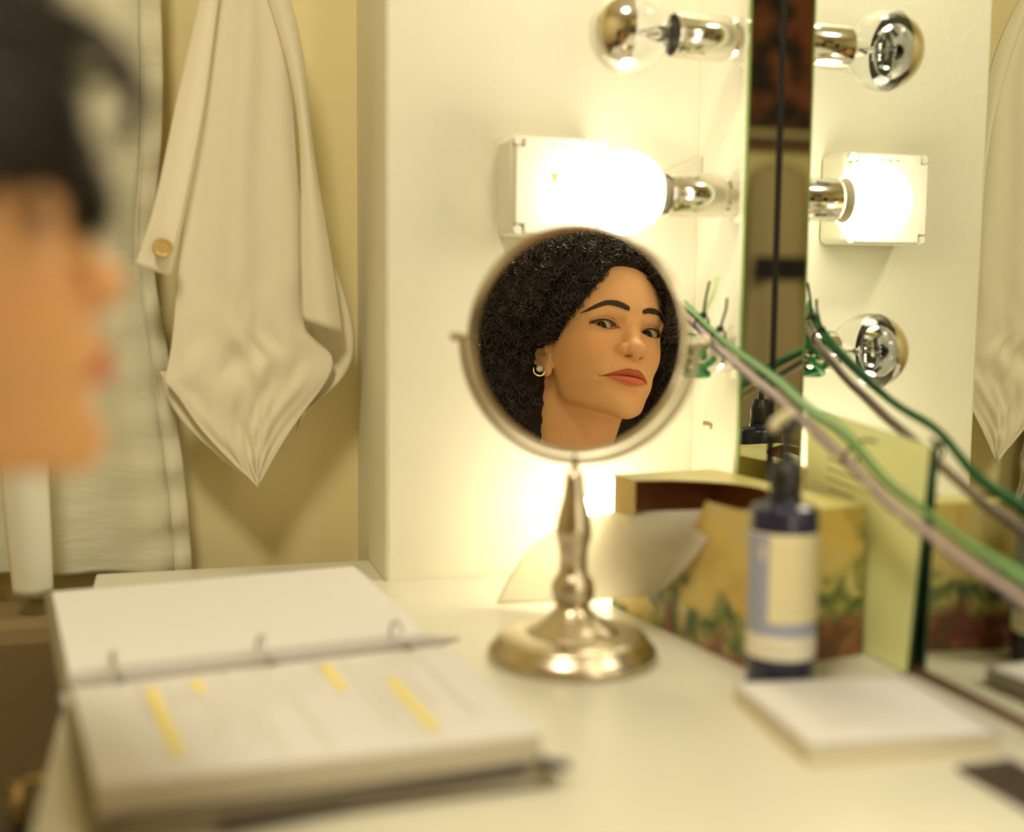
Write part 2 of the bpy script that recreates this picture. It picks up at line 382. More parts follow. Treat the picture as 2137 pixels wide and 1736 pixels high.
def face_detail(P, f):
    x, d, z = P[:, 0], P[:, 1], P[:, 2]
    ax = np.abs(x); Q = np.stack([ax, d, z], 1)
    # --- orbit hollow, lids
    f = smax(f, -ellip(Q, (30.5, 3.5, 1.0), (17.5, 14.5, 10.5), rotm('y', -6)), 7)
    f = smax(f, -ellip(Q, (15.5, 1.0, 1.0), (6, 11.0, 8)), 6)
    c = np.array((EYE_X, EYE_D, EYE_Z), F32); e = Q-c
    rad = np.sqrt((e**2).sum(1)); t = e[:, 0]/15.0
    lid = ellip(Q, (EYE_X, EYE_D, EYE_Z+.3), (16.2, 14.1, 13.2))
    f = smin(f, lid, 4.5)
    zu, zl = lid_curves(t)
    # crease of the upper lid, bag of the lower lid
    win = np.clip(1.25-np.abs(t), 0, 1)*(d > -30)
    f = f + .75*g1(e[:, 2], zu+4.6+.6*t, .9)*np.minimum(win*2, 1)
    f = f + .28*g1(e[:, 2], zl-4.2, 1.6)*np.minimum(win*2, 1) - .25*g1(e[:, 2], zl-1.6, 1.1)*np.minimum(win*2, 1)
    almond = np.maximum(e[:, 2]-zu, zl-e[:, 2])*.85
    almond = np.maximum(almond, -(e[:, 1]-0))
    cut = np.maximum(almond, (EYE_R-1.2)-rad)
    f = smax(f, -cut, .9)
    f = smin(f, ellip(Q, (17.6, -17.2, EYE_Z-1.0), (3.6, 3.4, 2.7)), 1.6)
    # brow bone softened towards the temple
    f = smin(f, cone(Q, (12, -9.5, 17), (42, -23.5, 18), 8.0, 7.0), 11)
    # --- nose
    br = cone(P, (0, -13.6, 6), (0, -3.9, -11), 9.8, 9.4)
    br = smin(br, cone(P, (0, -3.9, -11), (0, 4.8, -31), 9.4, 10.4), 5)
    f = smin(f, br, 8)
    tip = ellip(P, (0, 7.8, -33.0), (12.6, 12.0, 10.2))
    f = smin(f, tip, 6)
    ala = ellip(Q, (13.4, .3, -32.8), (7.4, 10.2, 7.6), rotm('z', 14))
    f = smin(f, ala, 3.2)
    f = smin(f, cone(P, (0, 11.3, -39.4), (0, 4.8, -41.8), 3.7, 4.0), 3.2)
    nos = ellip(Q, (8.5, 5.8, -42.8), (3.5, 5.8, 2.7), rotm('z', 22) @ rotm('x', 14))
    f = smax(f, -nos, 1.6)
    f = f + .95*np.exp(-(((ax-21.8+.25*(z+33))/1.5)**2))*g1(z, -33.5, 8)*g1(d, -3, 9)
    # --- philtrum, folds from nose to mouth corners
    f = f + .75*g1(ax, 0, 2.6)*g1(z, -49.5, 5.5)*(d > -6) - .45*g1(ax, 4.6, 2.0)*g1(z, -50.5, 5)*(d > -6)
    xf = 20.5 + (-40-z)*.40
    f = f + .75*g1(ax, xf, 2.6)*g1(z, -52, 13)*(d > -40)
    f = f - .8*g1(ax, xf+8, 7)*g1(z, -50, 15)
    # --- lips
    md = mouth_d(ax); xs = np.where(x > 0, x/1.26, x); ax = np.abs(xs)
    mz = mouth_line(x, ax)
    w = np.clip(1-(ax/26.5)**2, 0, 1)
    bow = .9*g1(ax, 6.2, 4.0) - .55*g1(ax, 0, 2.4)
    ru = .4+5.0*w**1.15; rl = .4+5.0*w**1.15
    up = np.sqrt(((d-(md-1.6-ru*.22))*.92)**2+((z-(mz+ru*.86+bow*.5))*1.0)**2)-ru
    lo = np.sqrt(((d-(md-2.4-rl*.18))*.95)**2+((z-(mz-rl*.84))*1.0)**2)-rl
    off = np.where(ax > 26, (ax-26)*1.2, 0)
    f = smin(f, smin(up, lo, 1.2)+off, 3.6)
    f = f + .7*g1(z, mz, .9)*g1(ax, 0, 25)**.3*(ax < 27)*(d > -14)
    # corner dimples
    f = f + 1.2*np.exp(-((ax-27.5)/3.0)**2-((z-mz-.3)/3.2)**2)*(d > -25)
    # --- chin
    f = f + 1.1*g1(z, -82, 3.2)*g1(ax, 0, 13)*(d > -25)
    f = smin(f, ellip(P, (0, -16.5, -97), (15, 14.5, 12)), 10)
    return f
def surface_nets(f, xs, ys, zs):
    nx, ny, nz = f.shape; s = f < 0
    c = np.zeros((nx-1, ny-1, nz-1), np.uint8)
    for i in (0, 1):
        for j in (0, 1):
            for k in (0, 1): c += s[i:nx-1+i, j:ny-1+j, k:nz-1+k]
    idx = np.argwhere((c > 0) & (c < 8))
    n = len(idx); pos = np.zeros((n, 3)); cnt = np.zeros(n)
    co = [xs, ys, zs]
    for a in range(3):
        b, cc = [(1, 2), (0, 2), (0, 1)][a]
        for u in (0, 1):
            for v in (0, 1):
                i0 = idx.copy(); i0[:, b] += u; i0[:, cc] += v; i1 = i0.copy(); i1[:, a] += 1
                f0 = f[i0[:, 0], i0[:, 1], i0[:, 2]]; f1 = f[i1[:, 0], i1[:, 1], i1[:, 2]]
                m = (f0 < 0) != (f1 < 0)
                t = np.where(m, f0/np.where(m, f0-f1, 1), 0)
                p = np.stack([co[q][i0[:, q]] for q in range(3)], 1).astype(float)
                p[:, a] += t*(co[a][i1[:, a]]-co[a][i0[:, a]])
                pos[m] += p[m]; cnt[m] += 1
    pos /= cnt[:, None]
    vid = np.full((nx-1, ny-1, nz-1), -1, np.int32); vid[idx[:, 0], idx[:, 1], idx[:, 2]] = np.arange(n)
    quads = []
    for a in range(3):
        b, cc = [(1, 2), (2, 0), (0, 1)][a]
        sl0 = [slice(None)]*3; sl1 = [slice(None)]*3
        sl0[a] = slice(0, -1); sl1[a] = slice(1, None)
        s0 = s[tuple(sl0)]; s1 = s[tuple(sl1)]
        e = np.argwhere(s0 != s1)
        ok = (e[:, b] > 0) & (e[:, cc] > 0) & (e[:, b] < f.shape[b]-1) & (e[:, cc] < f.shape[cc]-1)
        e = e[ok]; inside0 = s0[e[:, 0], e[:, 1], e[:, 2]]
        def vv(db, dc):
            q = e.copy(); q[:, b] -= db; q[:, cc] -= dc
            return vid[q[:, 0], q[:, 1], q[:, 2]]
        Q = np.stack([vv(1, 1), vv(0, 1), vv(0, 0), vv(1, 0)], 1)
        Q[~inside0] = Q[~inside0][:, ::-1]
        quads.append(Q)
    return pos, np.concatenate(quads)
def steps(*seg):
    out = [seg[0]]
    for a, st in zip(seg[2::2], seg[1::2]):
        n = max(1, int(round((a-out[-1])/st))); out += list(np.linspace(out[-1], a, n+1)[1:])
    return np.array(out, F32)
def eval_grid(fn, xs, ys, zs):
    out = np.empty((len(xs), len(ys), len(zs)), F32)
    Y, Z = np.meshgrid(ys, zs, indexing='ij'); Y = Y.ravel(); Z = Z.ravel()
    for i0 in range(0, len(xs), 12):
        xx = xs[i0:i0+12]; n = len(xx)
        P = np.empty((n*len(Y), 3), F32); P[:, 0] = np.repeat(xx, len(Y)); P[:, 1] = np.tile(Y, n); P[:, 2] = np.tile(Z, n)
        out[i0:i0+n] = fn(P).reshape(n, len(ys), len(zs))
    return out
def project(fn, V, it=3, cap=1.0):
    V = V.astype(F32)
    h = .05
    for _ in range(it):
        f = fn(V); G = np.empty_like(V)
        for a in range(3):
            e = np.zeros(3, F32); e[a] = h; G[:, a] = (fn(V+e)-fn(V-e))/(2*h)
        g2 = (G**2).sum(1)+1e-3
        st = np.clip(f/g2, -cap, cap)
        V = V - G*st[:, None]
    return V
def head_mesh(fine=1.0):
    xs = steps(-245, 9, -84, fine*1.2, -60, fine, 60, fine*1.2, 84, 9, 245)
    ds = steps(-330, 9, -190, 3.5, -128, 1.6, -62, fine, 24, 6, 36)
    zs = steps(-300, 8, -235, 3.2, -118, fine, 62, 2.5, 114)
    f = eval_grid(sdf_head, xs, ds, zs)
    V, Q = surface_nets(f, xs, ds, zs)
    V = project(sdf_head, V)
    return V, Q

# ------------------------------------------------------------------ the setting
U_PIL, W_ALC, U_LEFT, W_REAR, H_CEIL = .354, -.19, 2.3, 3.2, 2.55
def slab(name, u0, u1, w0, w1, z0, z1, m):
    b = MB(); b.rbox(u0, u1, w0, w1, z0, z1, m); return structure(b.build(name, smooth=False))
slab('floor', -.1, U_LEFT, W_ALC-.1, W_REAR, -.1, 0, M['floor'])
slab('ceiling', -.1, U_LEFT, W_ALC-.1, W_REAR, H_CEIL, H_CEIL+.1, M['ceiling'])
slab('wall_right', -.10, -.006, -.10, W_REAR, 0, H_CEIL, M['wall'])
def wavy_panel(name, P, m):
    b = MB(); b.grid(P, m); return structure(b.build(name))
# pillar: front face towards the room and its side towards the alcove, slightly uneven plaster
b = MB(); b.rbox(-.006, U_PIL, W_ALC-.1, 0, 0, H_CEIL, M['wall'])
o = b.build('wall_back', smooth=False, bevel=.004); structure(o)
slab('wall_alcove', U_PIL, U_LEFT, W_ALC-.1, W_ALC, 0, H_CEIL, M['alcove'])
slab('wall_left', U_LEFT, U_LEFT+.1, W_ALC-.1, W_REAR, 0, H_CEIL, M['alcove'])
slab('wall_rear', -.1, U_LEFT+.1, W_REAR, W_REAR+.1, 0, H_CEIL, M['alcove'])
# light strip board on the right wall between corner and mirror
b = MB(); b.rbox(-.006, .012, 0, .150, DESK, 2.05, M['wall']); structure(b.build('trim_1', smooth=False, bevel=.0015))
b = MB(); b.rbox(-.006, .012, .715, .885, DESK, 2.05, M['wall']); structure(b.build('trim_2', smooth=False, bevel=.0015))  # board carrying the added near bulb strip

# dressing table top
b = MB(); b.rbox(0.0, .645, 0.0, 1.75, DESK-.035, DESK, M['desk']); b.rbox(U_PIL, .645, -.105, 0.0, DESK-.035, DESK, M['desk'])
desk = b.build('dressing_table_top', smooth=False, bevel=.002, origin=room(.32, .8, DESK-.035))
tag(desk, 'cream white dressing table top fixed along the mirror wall', 'table')

# wall mirror
t = thing('wall_mirror', 'large wall mirror on the right wall above the table', 'mirror', room(0, .5, DESK))
b = MB(); b.rbox(-.006, 0, 0.158, .700, DESK+.006, 2.0, M['mirror']); b.build('mirror_glass', t, smooth=False)
b = MB(); b.rbox(-.006, .0035, .150, .158, DESK, 2.0, M['black']); b.build('edge_strip', t, smooth=False)
b = MB(); b.rbox(-.006, .003, 0.158, .700, DESK, DESK+.006, M['wood']); b.build('bottom_channel', t, smooth=False)
t = thing('mirror_fin', 'narrow upright mirror strip with green glass edge beside the bulbs', 'mirror', room(.018, .153, DESK))
b = MB(); b.rbox(.0035, .0325, .153, .158, DESK, 2.0, M['mirror']); b.build('mirror_glass', t, smooth=False)
b = MB(); b.rbox(.0325, .0345, .153, .158, DESK, 2.0, M['green_edge']); b.build('glass_edge', t, smooth=False)
b = MB(); b.rbox(.012, .0345, .147, .153, DESK, 2.0, M['wall']); b.build('backing_board', t, smooth=False)

# ------------------------------------------------------------------ globe bulbs on the light strip
def ball_profile(r, neck, a0=-1.0, n=22):
    pr = []
    for k in range(n+1):
        a = math.pi*(1-k/n); pr.append((math.cos(a)*r, math.sin(a)*r))
    return pr
def bulb_light(c, lit, label, group, glow='lit'):
    """c: room position of the globe centre; axis runs to the wall."""
    u0, w0, z0 = c; R = .040
    t = thing('globe_bulb_light', label, 'light', room(.012, w0, z0), group)
    ax = -VN     # towards the wall
    C = room(u0, w0, z0); L = u0-.012
    b = MB()
    b.lathe(C, ax, [(.044, .0195), (.0435, .0215), (.045, .0220), (.098, .0220), (.1, .0212), (.1, .0175), (.103, .0175), (.106, .0205), (L-.006, .0205), (L-.004, .027), (L, .027)], M['chrome'], 40, cap=False)
    b.build('socket', t)
    b = MB(); b.lathe(C, ax, [(.0465, .0200), (.0465, .0001)], M['socket_dark'], 40, cap=False); b.build('socket_liner', t)
    if lit:
        pr = [(math.cos(a)*R, math.sin(a)*R) for a in np.linspace(math.pi, .62, 26)]
        b = MB(); b.lathe(C, ax, pr, M[glow], 48, cap=False); b.build('globe', t)
        b = MB(); b.lathe(C, ax, [(math.cos(.62)*R, math.sin(.62)*R+.0003), (.037, .021), (.043, .0165), (.056, .0135)], M['porcelain'], 40, cap=False); b.build('collar', t)
    else:
        outer = [(math.cos(a)*R, max(math.sin(a)*R, 1e-4)) for a in np.linspace(math.pi, .55, 30)]+[(.0385, .0175), (.044, .0145), (.058, .0135)]
        inner = [(h*1.0-(.0006 if h > 0 else -.0006), max(r-.0009, 1e-4)) for h, r in outer][::-1]
        b = MB(); b.lathe(C, ax, outer+inner, M['clear'], 48, cap=False); b.build('globe', t)
        crown = [(math.cos(a)*(R+.0004), max(math.sin(a)*(R+.0004), 1e-4)) for a in np.linspace(math.pi, 1.78, 24)]
        b = MB(); b.lathe(C, ax, crown, M['chrome'], 48, cap=False); b.build('silvered_crown', t)
        b = MB(); b.lathe(C, ax, [(.057, .009), (.030, .0075), (.018, .004), (.010, .0022), (.0098, .0001)], M['clear'], 20, cap=False)
        e1 = VT; b2 = MB()
        for s_ in (-1, 1):
            b2.tube([C+ax*.03+e1*.002*s_, C+ax*.006+e1*.006*s_, C-ax*.004+e1*.012*s_], .0006, M['filament'], 6)
        zz = np.linspace(-1, 1, 40); b2.tube([C-ax*(.004-.003*math.cos(q*9))+e1*.012*q+VZ*.0015*math.sin(q*40) for q in zz], .0005, M['filament'], 5)
        b.build('stem', t); b2.build('filament', t)
    return t
bulb_light((.1381, .1134, 1.299), False, 'unlit clear globe bulb in chrome socket, top of the strip', 'globe bulbs on the light strip')
bulb_light((.1372, .1041, 1.1481), True, 'lit white globe bulb above the round vanity mirror', 'globe bulbs on the light strip')
bulb_light((.1407, .1044, .9925), False, 'unlit clear globe bulb hidden behind the round vanity mirror', 'globe bulbs on the light strip')
bulb_light((.1330, .0960, .8257), True, 'lit globe bulb low down behind the tissue box', 'globe bulbs on the light strip')
for z_ in (1.603, 1.755):  # unseen bulbs added above the view to light face and alcove
    bulb_light((.1370, .113, z_), True, 'added unseen fill bulb high on the light strip above the clear bulb', 'globe bulbs on the light strip', 'fill_high')
for z_ in (.88, 1.03, 1.18, 1.33, 1.48):  # unseen near strip added to light the face from the front
    bulb_light((.138, .80, z_), True, 'lit globe bulb on the second strip at the mirror\'s near end', 'added fill bulbs on the near strip', 'fill_far')
t = thing('ceiling_fill_lamp', 'added round opal ceiling lamp filling the room with light', 'light', room(.90, 1.15, H_CEIL))  # unseen lamp added to raise the overall room light
C_ = room(.90, 1.15, H_CEIL)
b = MB(); b.lathe(C_, -VZ, [(0, .21), (.02, .21), (.03, .205)], M['chrome'], 40, cap=False); b.build('rim', t)
b = MB(); b.lathe(C_, -VZ, [(.02, .205), (.05, .19), (.075, .13), (.085, .001)], M['ceiling_fill_lamp'], 40, cap=False); b.build('shade', t)

# ------------------------------------------------------------------ junction box on the pillar
t = thing('junction_box', 'white plastic junction box on the pillar behind the lit bulb', 'box', room(.19, 0, 1.155))
b = MB(); b.rbox(.137, .238, 0, .052, 1.108, 1.206, M['white_plastic']); b.build('housing', t, bevel=.006)
b = MB(); pts = [(.140, 1.118), (.140, 1.194), (.149, 1.194), (.149, 1.203), (.226, 1.203), (.226, 1.194), (.235, 1.194), (.235, 1.118), (.226, 1.118), (.226, 1.109), (.149, 1.109), (.149, 1.118)]
n_ = len(pts); b.add([room(u, .052, z) for u, z in pts]+[room(u, .060, z) for u, z in pts], [tuple(range(n_)), tuple(range(n_, 2*n_))]+[(i, (i+1) % n_, n_+(i+1) % n_, n_+i) for i in range(n_)], M['white_plastic'])
b.build('cover', t, smooth=False, bevel=.0015)
for u, z in ((.1435, 1.1995), (.2315, 1.1995), (.1435, 1.1125), (.2315, 1.1125)):
    b = MB(); b.lathe(room(u, .052, z), VT, [(0, .0052), (.005, .0052), (.006, .004), (.006, .0001)], M['white_plastic'], 16, cap=False); b.build('screw', t)
b = MB()
b.add([room(u_, .0603, z_) for u_, z_ in ((.1990, 1.169), (.1900, 1.169), (.1939, 1.158), (.1939, 1.146), (.1951, 1.146), (.1951, 1.158))], [(0, 1, 2, 3, 4, 5)], M['brown_mark'])
b.build('arrow_mark', t, smooth=False)
for k in range(3):
    b = MB(); b.add([room(.1975-k*.009+du, .0603, 1.1960+dz) for du, dz in ((0, 0), (-.004, 0), (-.004, .0016), (0, .0016))], [(0, 1, 2, 3)], M['brown_mark']); b.build('printed_mark', t, smooth=False)
# wedge of cable cover in the corner above the second socket
b = MB(); zt = 1.197
pts = [(.012, 0, zt+.002), (.012, 0, zt-.032), (.085, 0, zt-.034), (.085, 0, zt-.028)]
b.add([room(*p) for p in pts]+[room(u, .012, z) for u, w, z in pts], [(0, 1, 2, 3), (7, 6, 5, 4), (0, 4, 5, 1), (1, 5, 6, 2), (2, 6, 7, 3), (3, 7, 4, 0)], M['white_plastic'])
tag(b.build('cable_cover', smooth=False, bevel=.001, origin=room(.03, 0, zt-.03)), 'white wedge shaped cable cover in the wall corner above a chrome socket', 'cable cover')
# small smudged sticker below the third socket
t = MB()
for u, z, r in ((.0500, .9120, .0034), (.0455, .9130, .0030), (.0410, .9128, .0036), (.0365, .9130, .0032), (.0325, .9122, .0036), (.0490, .9090, .0026)):
    k = 18; t.add([room(.0123, u+r*1.0*math.cos(a), z+r*.75*math.sin(a)) for a in np.linspace(0, 2*math.pi, k, endpoint=False)], [tuple(range(k))], M['brown_mark'])
structure(t.build('trim_3', smooth=False))

# ------------------------------------------------------------------ round vanity mirror
VM_N = np.array([-0.3412, -0.9376, 0.0667]); VM_N /= np.linalg.norm(VM_N)
VM_C = np.array([0.0505, 0.9615, 1.0122])
base = np.array([0.0515, .9625, DESK])
t = thing('vanity_mirror', 'round brushed metal vanity mirror on a turned stand', 'mirror', base)
prof = [(0, .0690), (.003, .0702), (.008, .0695), (.0125, .0655), (.0145, .0635), (.0155, .0632), (.0185, .0610), (.0205, .0565), (.0215, .0520), (.0222, .0450), (.0225, .0390), (.0245, .0370), (.028, .0312),
        (.034, .0225), (.040, .0160), (.0432, .0136), (.0448, .0134), (.0455, .0148), (.048, .0165), (.053, .0178), (.0585, .0181), (.065, .0165), (.0695, .0133), (.0715, .0121), (.078, .0117), (.085, .0117),
        (.089, .0121), (.0915, .0126), (.0925, .0122), (.096, .0136), (.1015, .0150), (.108, .0151), (.119, .0133), (.131, .0100), (.140, .0084), (.146, .0080), (.1495, .0079), (.1510, .0076), (.1535, .0058), (.157, .0038), (.162, .0024), (.168, .0022)]
cut1, cut2 = 17, 41
b = MB(); b.lathe(base, VZ, prof[:cut1], M['brushed'], 96); b.build('base', t)
b = MB(); b.lathe(base, VZ, prof[cut1-1:], M['brushed'], 64, cap=False); b.build('stem', t)
az = math.atan2(VM_N[1], VM_N[0]); fr = np.array([math.cos(az), math.sin(az), 0]); sd = np.array([-fr[1], fr[0], 0])   # facing, sideways
b = MB(); ang = np.linspace(math.pi, 2*math.pi, 60)
b.tube([VM_C+sd*.0985*math.cos(a)+VZ*.0985*math.sin(a) for a in ang], .0030, M['brushed'], 12, flat=1.0, ref=fr); b.build('yoke', t)
for s_ in (-1, 1):
    b = MB(); b.lathe(VM_C+sd*.0925*s_, sd*s_, [(0, .0022), (.0075, .0022), (.0080, .0036), (.0150, .0038), (.0160, .003), (.0160, .0001)], M['brushed'], 20, cap=False); b.build('pivot_knob', t)
side = np.cross(VZ, VM_N); side /= np.linalg.norm(side)
b = MB(); R0 = .0882
b.lathe(VM_C, VM_N, [(-.0085, .0875), (-.0085, .0905), (-.005, .0923), (.004, .0923), (.0075, .0912), (.0085, .0895), (.0080, R0), (.0045, R0-.0004), (-.0085, .0875)], M['brushed'], 128, cap=False); b.build('rim', t)
b = MB(); b.lathe(VM_C, VM_N, [(-.002, .0878), (.0, R0), (.0, .0001)], M['vanity_glass'], 128, cap=False); 
o = b.build('mirror_glass', t, smooth=False)
b = MB(); b.lathe(VM_C, -VM_N, [(.0065, .0878), (.0065, .0001)], M['vanity_glass'], 128, cap=False); b.build('rear_glass', t, smooth=False)

# ------------------------------------------------------------------ ring binder with script pages
B0 = np.array([-.2866, .8417, 0.0]); bd = np.array([math.cos(math.radians(24.27)), math.sin(math.radians(24.27)), 0]); bp = np.array([bd[1], -bd[0], 0])
def bn(a, p, z):   # the loose pages have slid a little out of square
    q = max(p, 0); return B0+bd*(a-q*.33*max(a, 0))+bp*(p+q*.36*max(a+.03, 0))+VZ*z
t = thing('ring_binder', 'open ring binder with highlighted script pages on the table', 'binder', bn(.1, 0, DESK))
Z = DESK
def strip(name, prof, a0, a1, m, thick, par=t, na=12, wob=0, slant=0):
    """sheet whose cross-section is a polyline of (p, z), from a0 to a1 along the rings"""
    pr = np.array(prof, float); pr = smooth_path(np.c_[pr, np.zeros(len(pr))], 28)[:, :2]
    A = np.linspace(a0, a1, na); P = np.array([[bn(a+slant*p, p, z+wob*math.sin(a*21+p*9)) for p, z in pr] for a in A])
    b = MB(); b.grid(P, m); return b.build(name, par, solid=thick)
strip('front_cover', [(.012, Z+.003), (.06, Z+.0025), (.15, Z+.003), (.238, Z+.004)], -.036, .250, M['binder'], .0035)
strip('spine', [(-.020, Z+.0035), (0, Z+.003), (.012, Z+.003)], -.036, .262, M['spine_grey'], .0035)
strip('back_cover', [(-.020, Z+.0035), (-.06, Z+.006), (-.15, Z+.016), (-.236, Z+.0285)], -.035, .253, M['binder'], .0035)
def stack(name, lo, hi, a0, a1, slant=0):
    lo = smooth_path(np.c_[np.array(lo, float), np.zeros(len(lo))], 24)[:, :2]; hi = smooth_path(np.c_[np.array(hi, float), np.zeros(len(hi))], 24)[:, :2]
    ring = np.r_[lo, hi[::-1]]; n = len(ring)
    b = MB(); A = np.linspace(a0, a1, 9); vs = [bn(a, p, z) for a in A for p, z in ring]
    top = []; sides = []
    for i in range(len(A)-1):
        for k in range(n):
            f = (i*n+k, i*n+(k+1) % n, (i+1)*n+(k+1) % n, (i+1)*n+k)
            (top if 24 <= k < n-1 else sides).append(f)
    b.add(vs, top, M['paper']); o_ = len(b.v)-len(vs)
    k = b.slot(M['page_side'])
    for f in sides+[tuple(range(n))[::-1], tuple((len(A)-1)*n+q for q in range(n))]: b.f.append(f); b.mi.append(k)
    return b.build(name, t)
front_top = [(.015, Z+.0190), (.035, Z+.0230), (.10, Z+.0235), (.17, Z+.0245), (.215, Z+.0245)]
stack('front_pages', [(.014, Z+.0055), (.05, Z+.005), (.12, Z+.005), (.18, Z+.0065), (.216, Z+.0075)], front_top, -.031, .248)
back_top = [(-.018, Z+.0150), (-.04, Z+.0200), (-.10, Z+.025), (-.17, Z+.030), (-.222, Z+.033)]
stack('back_pages', [(-.018, Z+.0065), (-.05, Z+.0095), (-.12, Z+.0165), (-.18, Z+.024), (-.222, Z+.030)], back_top, -.029, .247)
# steel ring bar and the three rings
b = MB(); b.tube([bn(a, -.002, Z+.0170) for a in np.linspace(-.031, .270, 12)], [.0085]+[.0095]*8+[.0090, .0065, .0015], M['spine_grey'], 12); b.build('ring_bar', t)
for a in (0, .108, .216):
    b = MB(); b.tube([bn(a, .001+.020*math.cos(q), Z+.020+.017*math.sin(q)) for q in np.linspace(-.75, 3.75, 26)], .0014, M['grey_steel'], 8); b.build('ring', t)
for a in (0, .108, .216):
    b = MB(); b.lathe(bn(a+.003, .0235, Z+.0222), VZ, [(0, .0032), (.0004, .0032), (.0004, .0001)], M['binder_dark'], 16, cap=False); b.build('punch_hole', t)
# print and highlighter on the visible page (lines run away from the rings)
_ft = smooth_path(np.c_[np.array(front_top, float), np.zeros(len(front_top))], 60)
def zt_of(p): return float(np.interp(p, _ft[:, 0], _ft[:, 1]))
def inkline(b, a, p0, p1, wd, m, h=.0006):
    ps = np.linspace(p0, p1, 8); P = np.array([[bn(a+s_*wd/2, p, zt_of(p)+h) for s_ in (-1, 1)] for p in ps]); b.grid(P, m)
for a, p0, p1 in ((.019, .056, .185), (.050, .050, .075), (.145, .045, .102), (.183, .090, .192)):
    b = MB(); inkline(b, a, p0, p1, .0075, M['yellow_ink'], .0010); b.build('highlighter_mark', t, smooth=False)
b = MB(); r_ = random.Random(3)
for i in range(22):
    a = .012+i*.0098; p0 = r_.choice((.03, .04, .055)); p1 = p0+r_.choice((.04, .08, .12, .145)); inkline(b, a, p0, p1, .0022, M['grey_ink'])
b.build('printed_line', t, smooth=False)
# dark strip drawn as shade under pages and a pen tip beside the corner
b = MB(); b.box(bn(.132, .2325, Z+.0065), bd, bp, VZ, .185, .008, .004, M['binder_dark']); b.build('shade_strip', t, smooth=False)
b = MB(); b.tube([bn(.238, .228, Z+.014), bn(.250, .233, Z+.0125), bn(.2585, .236, Z+.0115)], [.0034, .0034, .0030], M['black'], 14); tag(b.build('pen', origin=bn(.245, .23, Z)), 'black pen end sticking out at the binder corner', 'pen')

# ------------------------------------------------------------------ tissue box
TL, TN_, TR = np.array([.099, 1.1329, 0]), np.array([.1922, .9297, 0]), np.array([.3024, .9881, 0])
es = (TN_-TL); LEN = np.linalg.norm(es); es /= LEN
eq = np.array([es[1], -es[0], 0])
if eq@(TR-TN_) > 0: eq = -eq              # out of the long face, towards the camera's left
WID, HGT = .112, .1265
TN_ = TL+es*LEN
def tb(s, q, z): return TL+es*s+eq*q+VZ*(DESK+z)
def floral(name, bias):
    m_ = mat(name, (.6, .5, .2), .35); n_, l_, b_ = nodes(m_)
    tc = n_.new('ShaderNodeTexCoord'); sx = n_.new('ShaderNodeSeparateXYZ'); l_.new(tc.outputs['Object'], sx.inputs[0])
    def noise(scale, detail=3, dist=0.6):
        q = n_.new('ShaderNodeTexNoise'); q.inputs['Scale'].default_value = scale; q.inputs['Detail'].default_value = detail; q.inputs['Distortion'].default_value = dist; l_.new(tc.outputs['Object'], q.inputs['Vector']); return q
    def ramp(src, stops):
        q = n_.new('ShaderNodeValToRGB'); l_.new(src, q.inputs[0]); el = q.color_ramp.elements
        while len(el) < len(stops): el.new(.5)
        for e, (p, c) in zip(el, stops): e.position = p; e.color = (*c, 1)
        return q
    def mixc(f, a, c):
        q = n_.new('ShaderNodeMix'); q.data_type = 'RGBA'; l_.new(f, q.inputs[0]); l_.new(a, q.inputs[6]); l_.new(c, q.inputs[7]); return q.outputs[2]
    gold = ramp(noise(14).outputs[0], [(.3, (.50, .34, .07)), (.5, (.68, .50, .12)), (.7, (.60, .50, .22))])
    leaf = ramp(noise(34, 3, 1.2).outputs[0], [(.38, (.05, .09, .03)), (.5, (.20, .22, .06)), (.62, (.50, .44, .13)), (.7, (.62, .55, .30))])
    rust = ramp(noise(46, 4, 1.0).outputs[0], [(.36, (.05, .09, .03)), (.46, (.17, .05, .03)), (.6, (.30, .12, .05)), (.68, (.12, .14, .05))])
    hz = n_.new('ShaderNodeMath'); hz.operation = 'MULTIPLY_ADD'; hz.inputs[1].default_value = 11.0
    l_.new(sx.outputs[2], hz.inputs[0])
    nz_ = noise(11, 2, .3); ad = n_.new('ShaderNodeMath'); ad.operation = 'MULTIPLY_ADD'; ad.inputs[1].default_value = 2.2; l_.new(nz_.outputs[0], ad.inputs[0]); ad.inputs[2].default_value = bias
    l_.new(ad.outputs[0], hz.inputs[2])
    m1 = ramp(hz.outputs[0], [(.50, (0, 0, 0)), (.62, (1, 1, 1))]); m0 = ramp(hz.outputs[0], [(.08, (0, 0, 0)), (.30, (1, 1, 1))])
    low = mixc(m0.outputs[0], rust.outputs[0], leaf.outputs[0]); l_.new(mixc(m1.outputs[0], low, gold.outputs[0]), b_.inputs['Base Color'])
    return m_
M['box_print'] = floral('floral_print', -.92); M['box_print_end'] = floral('floral_print_end', -1.55)
M['box_yellow'] = mat('box_yellow', (.70, .60, .20), .35); add_mottle(M['box_yellow'], (.62, .52, .15), (.76, .70, .32), 18)
t = thing('tissue_box', 'floral printed tissue box standing against the mirror', 'box', tb(LEN/2, -WID/2, 0))
s0, s1 = .040, .212
cut = [tb(s0+(s1-s0)*k/24, -.083*math.sin(math.pi*(k/24)**.85)**.75, HGT) for k in range(25)]
b = MB(); pts = [tb(0, 0, HGT)]+cut+[tb(LEN, 0, HGT), tb(LEN, -WID, HGT), tb(0, -WID, HGT)]
b.add(pts, [tuple(range(len(pts)))], M['box_yellow']); o = b.build('top_panel', t, smooth=False, solid=-.0009)
b = MB(); notch = [tb(s0, 0, HGT), tb(s0, 0, HGT-.046), tb(s0+.03, 0, HGT-.052), tb(.105, 0, HGT-.048), tb(.140, 0, HGT-.024), tb(.154, 0, HGT-.004), tb(.156, 0, HGT)]
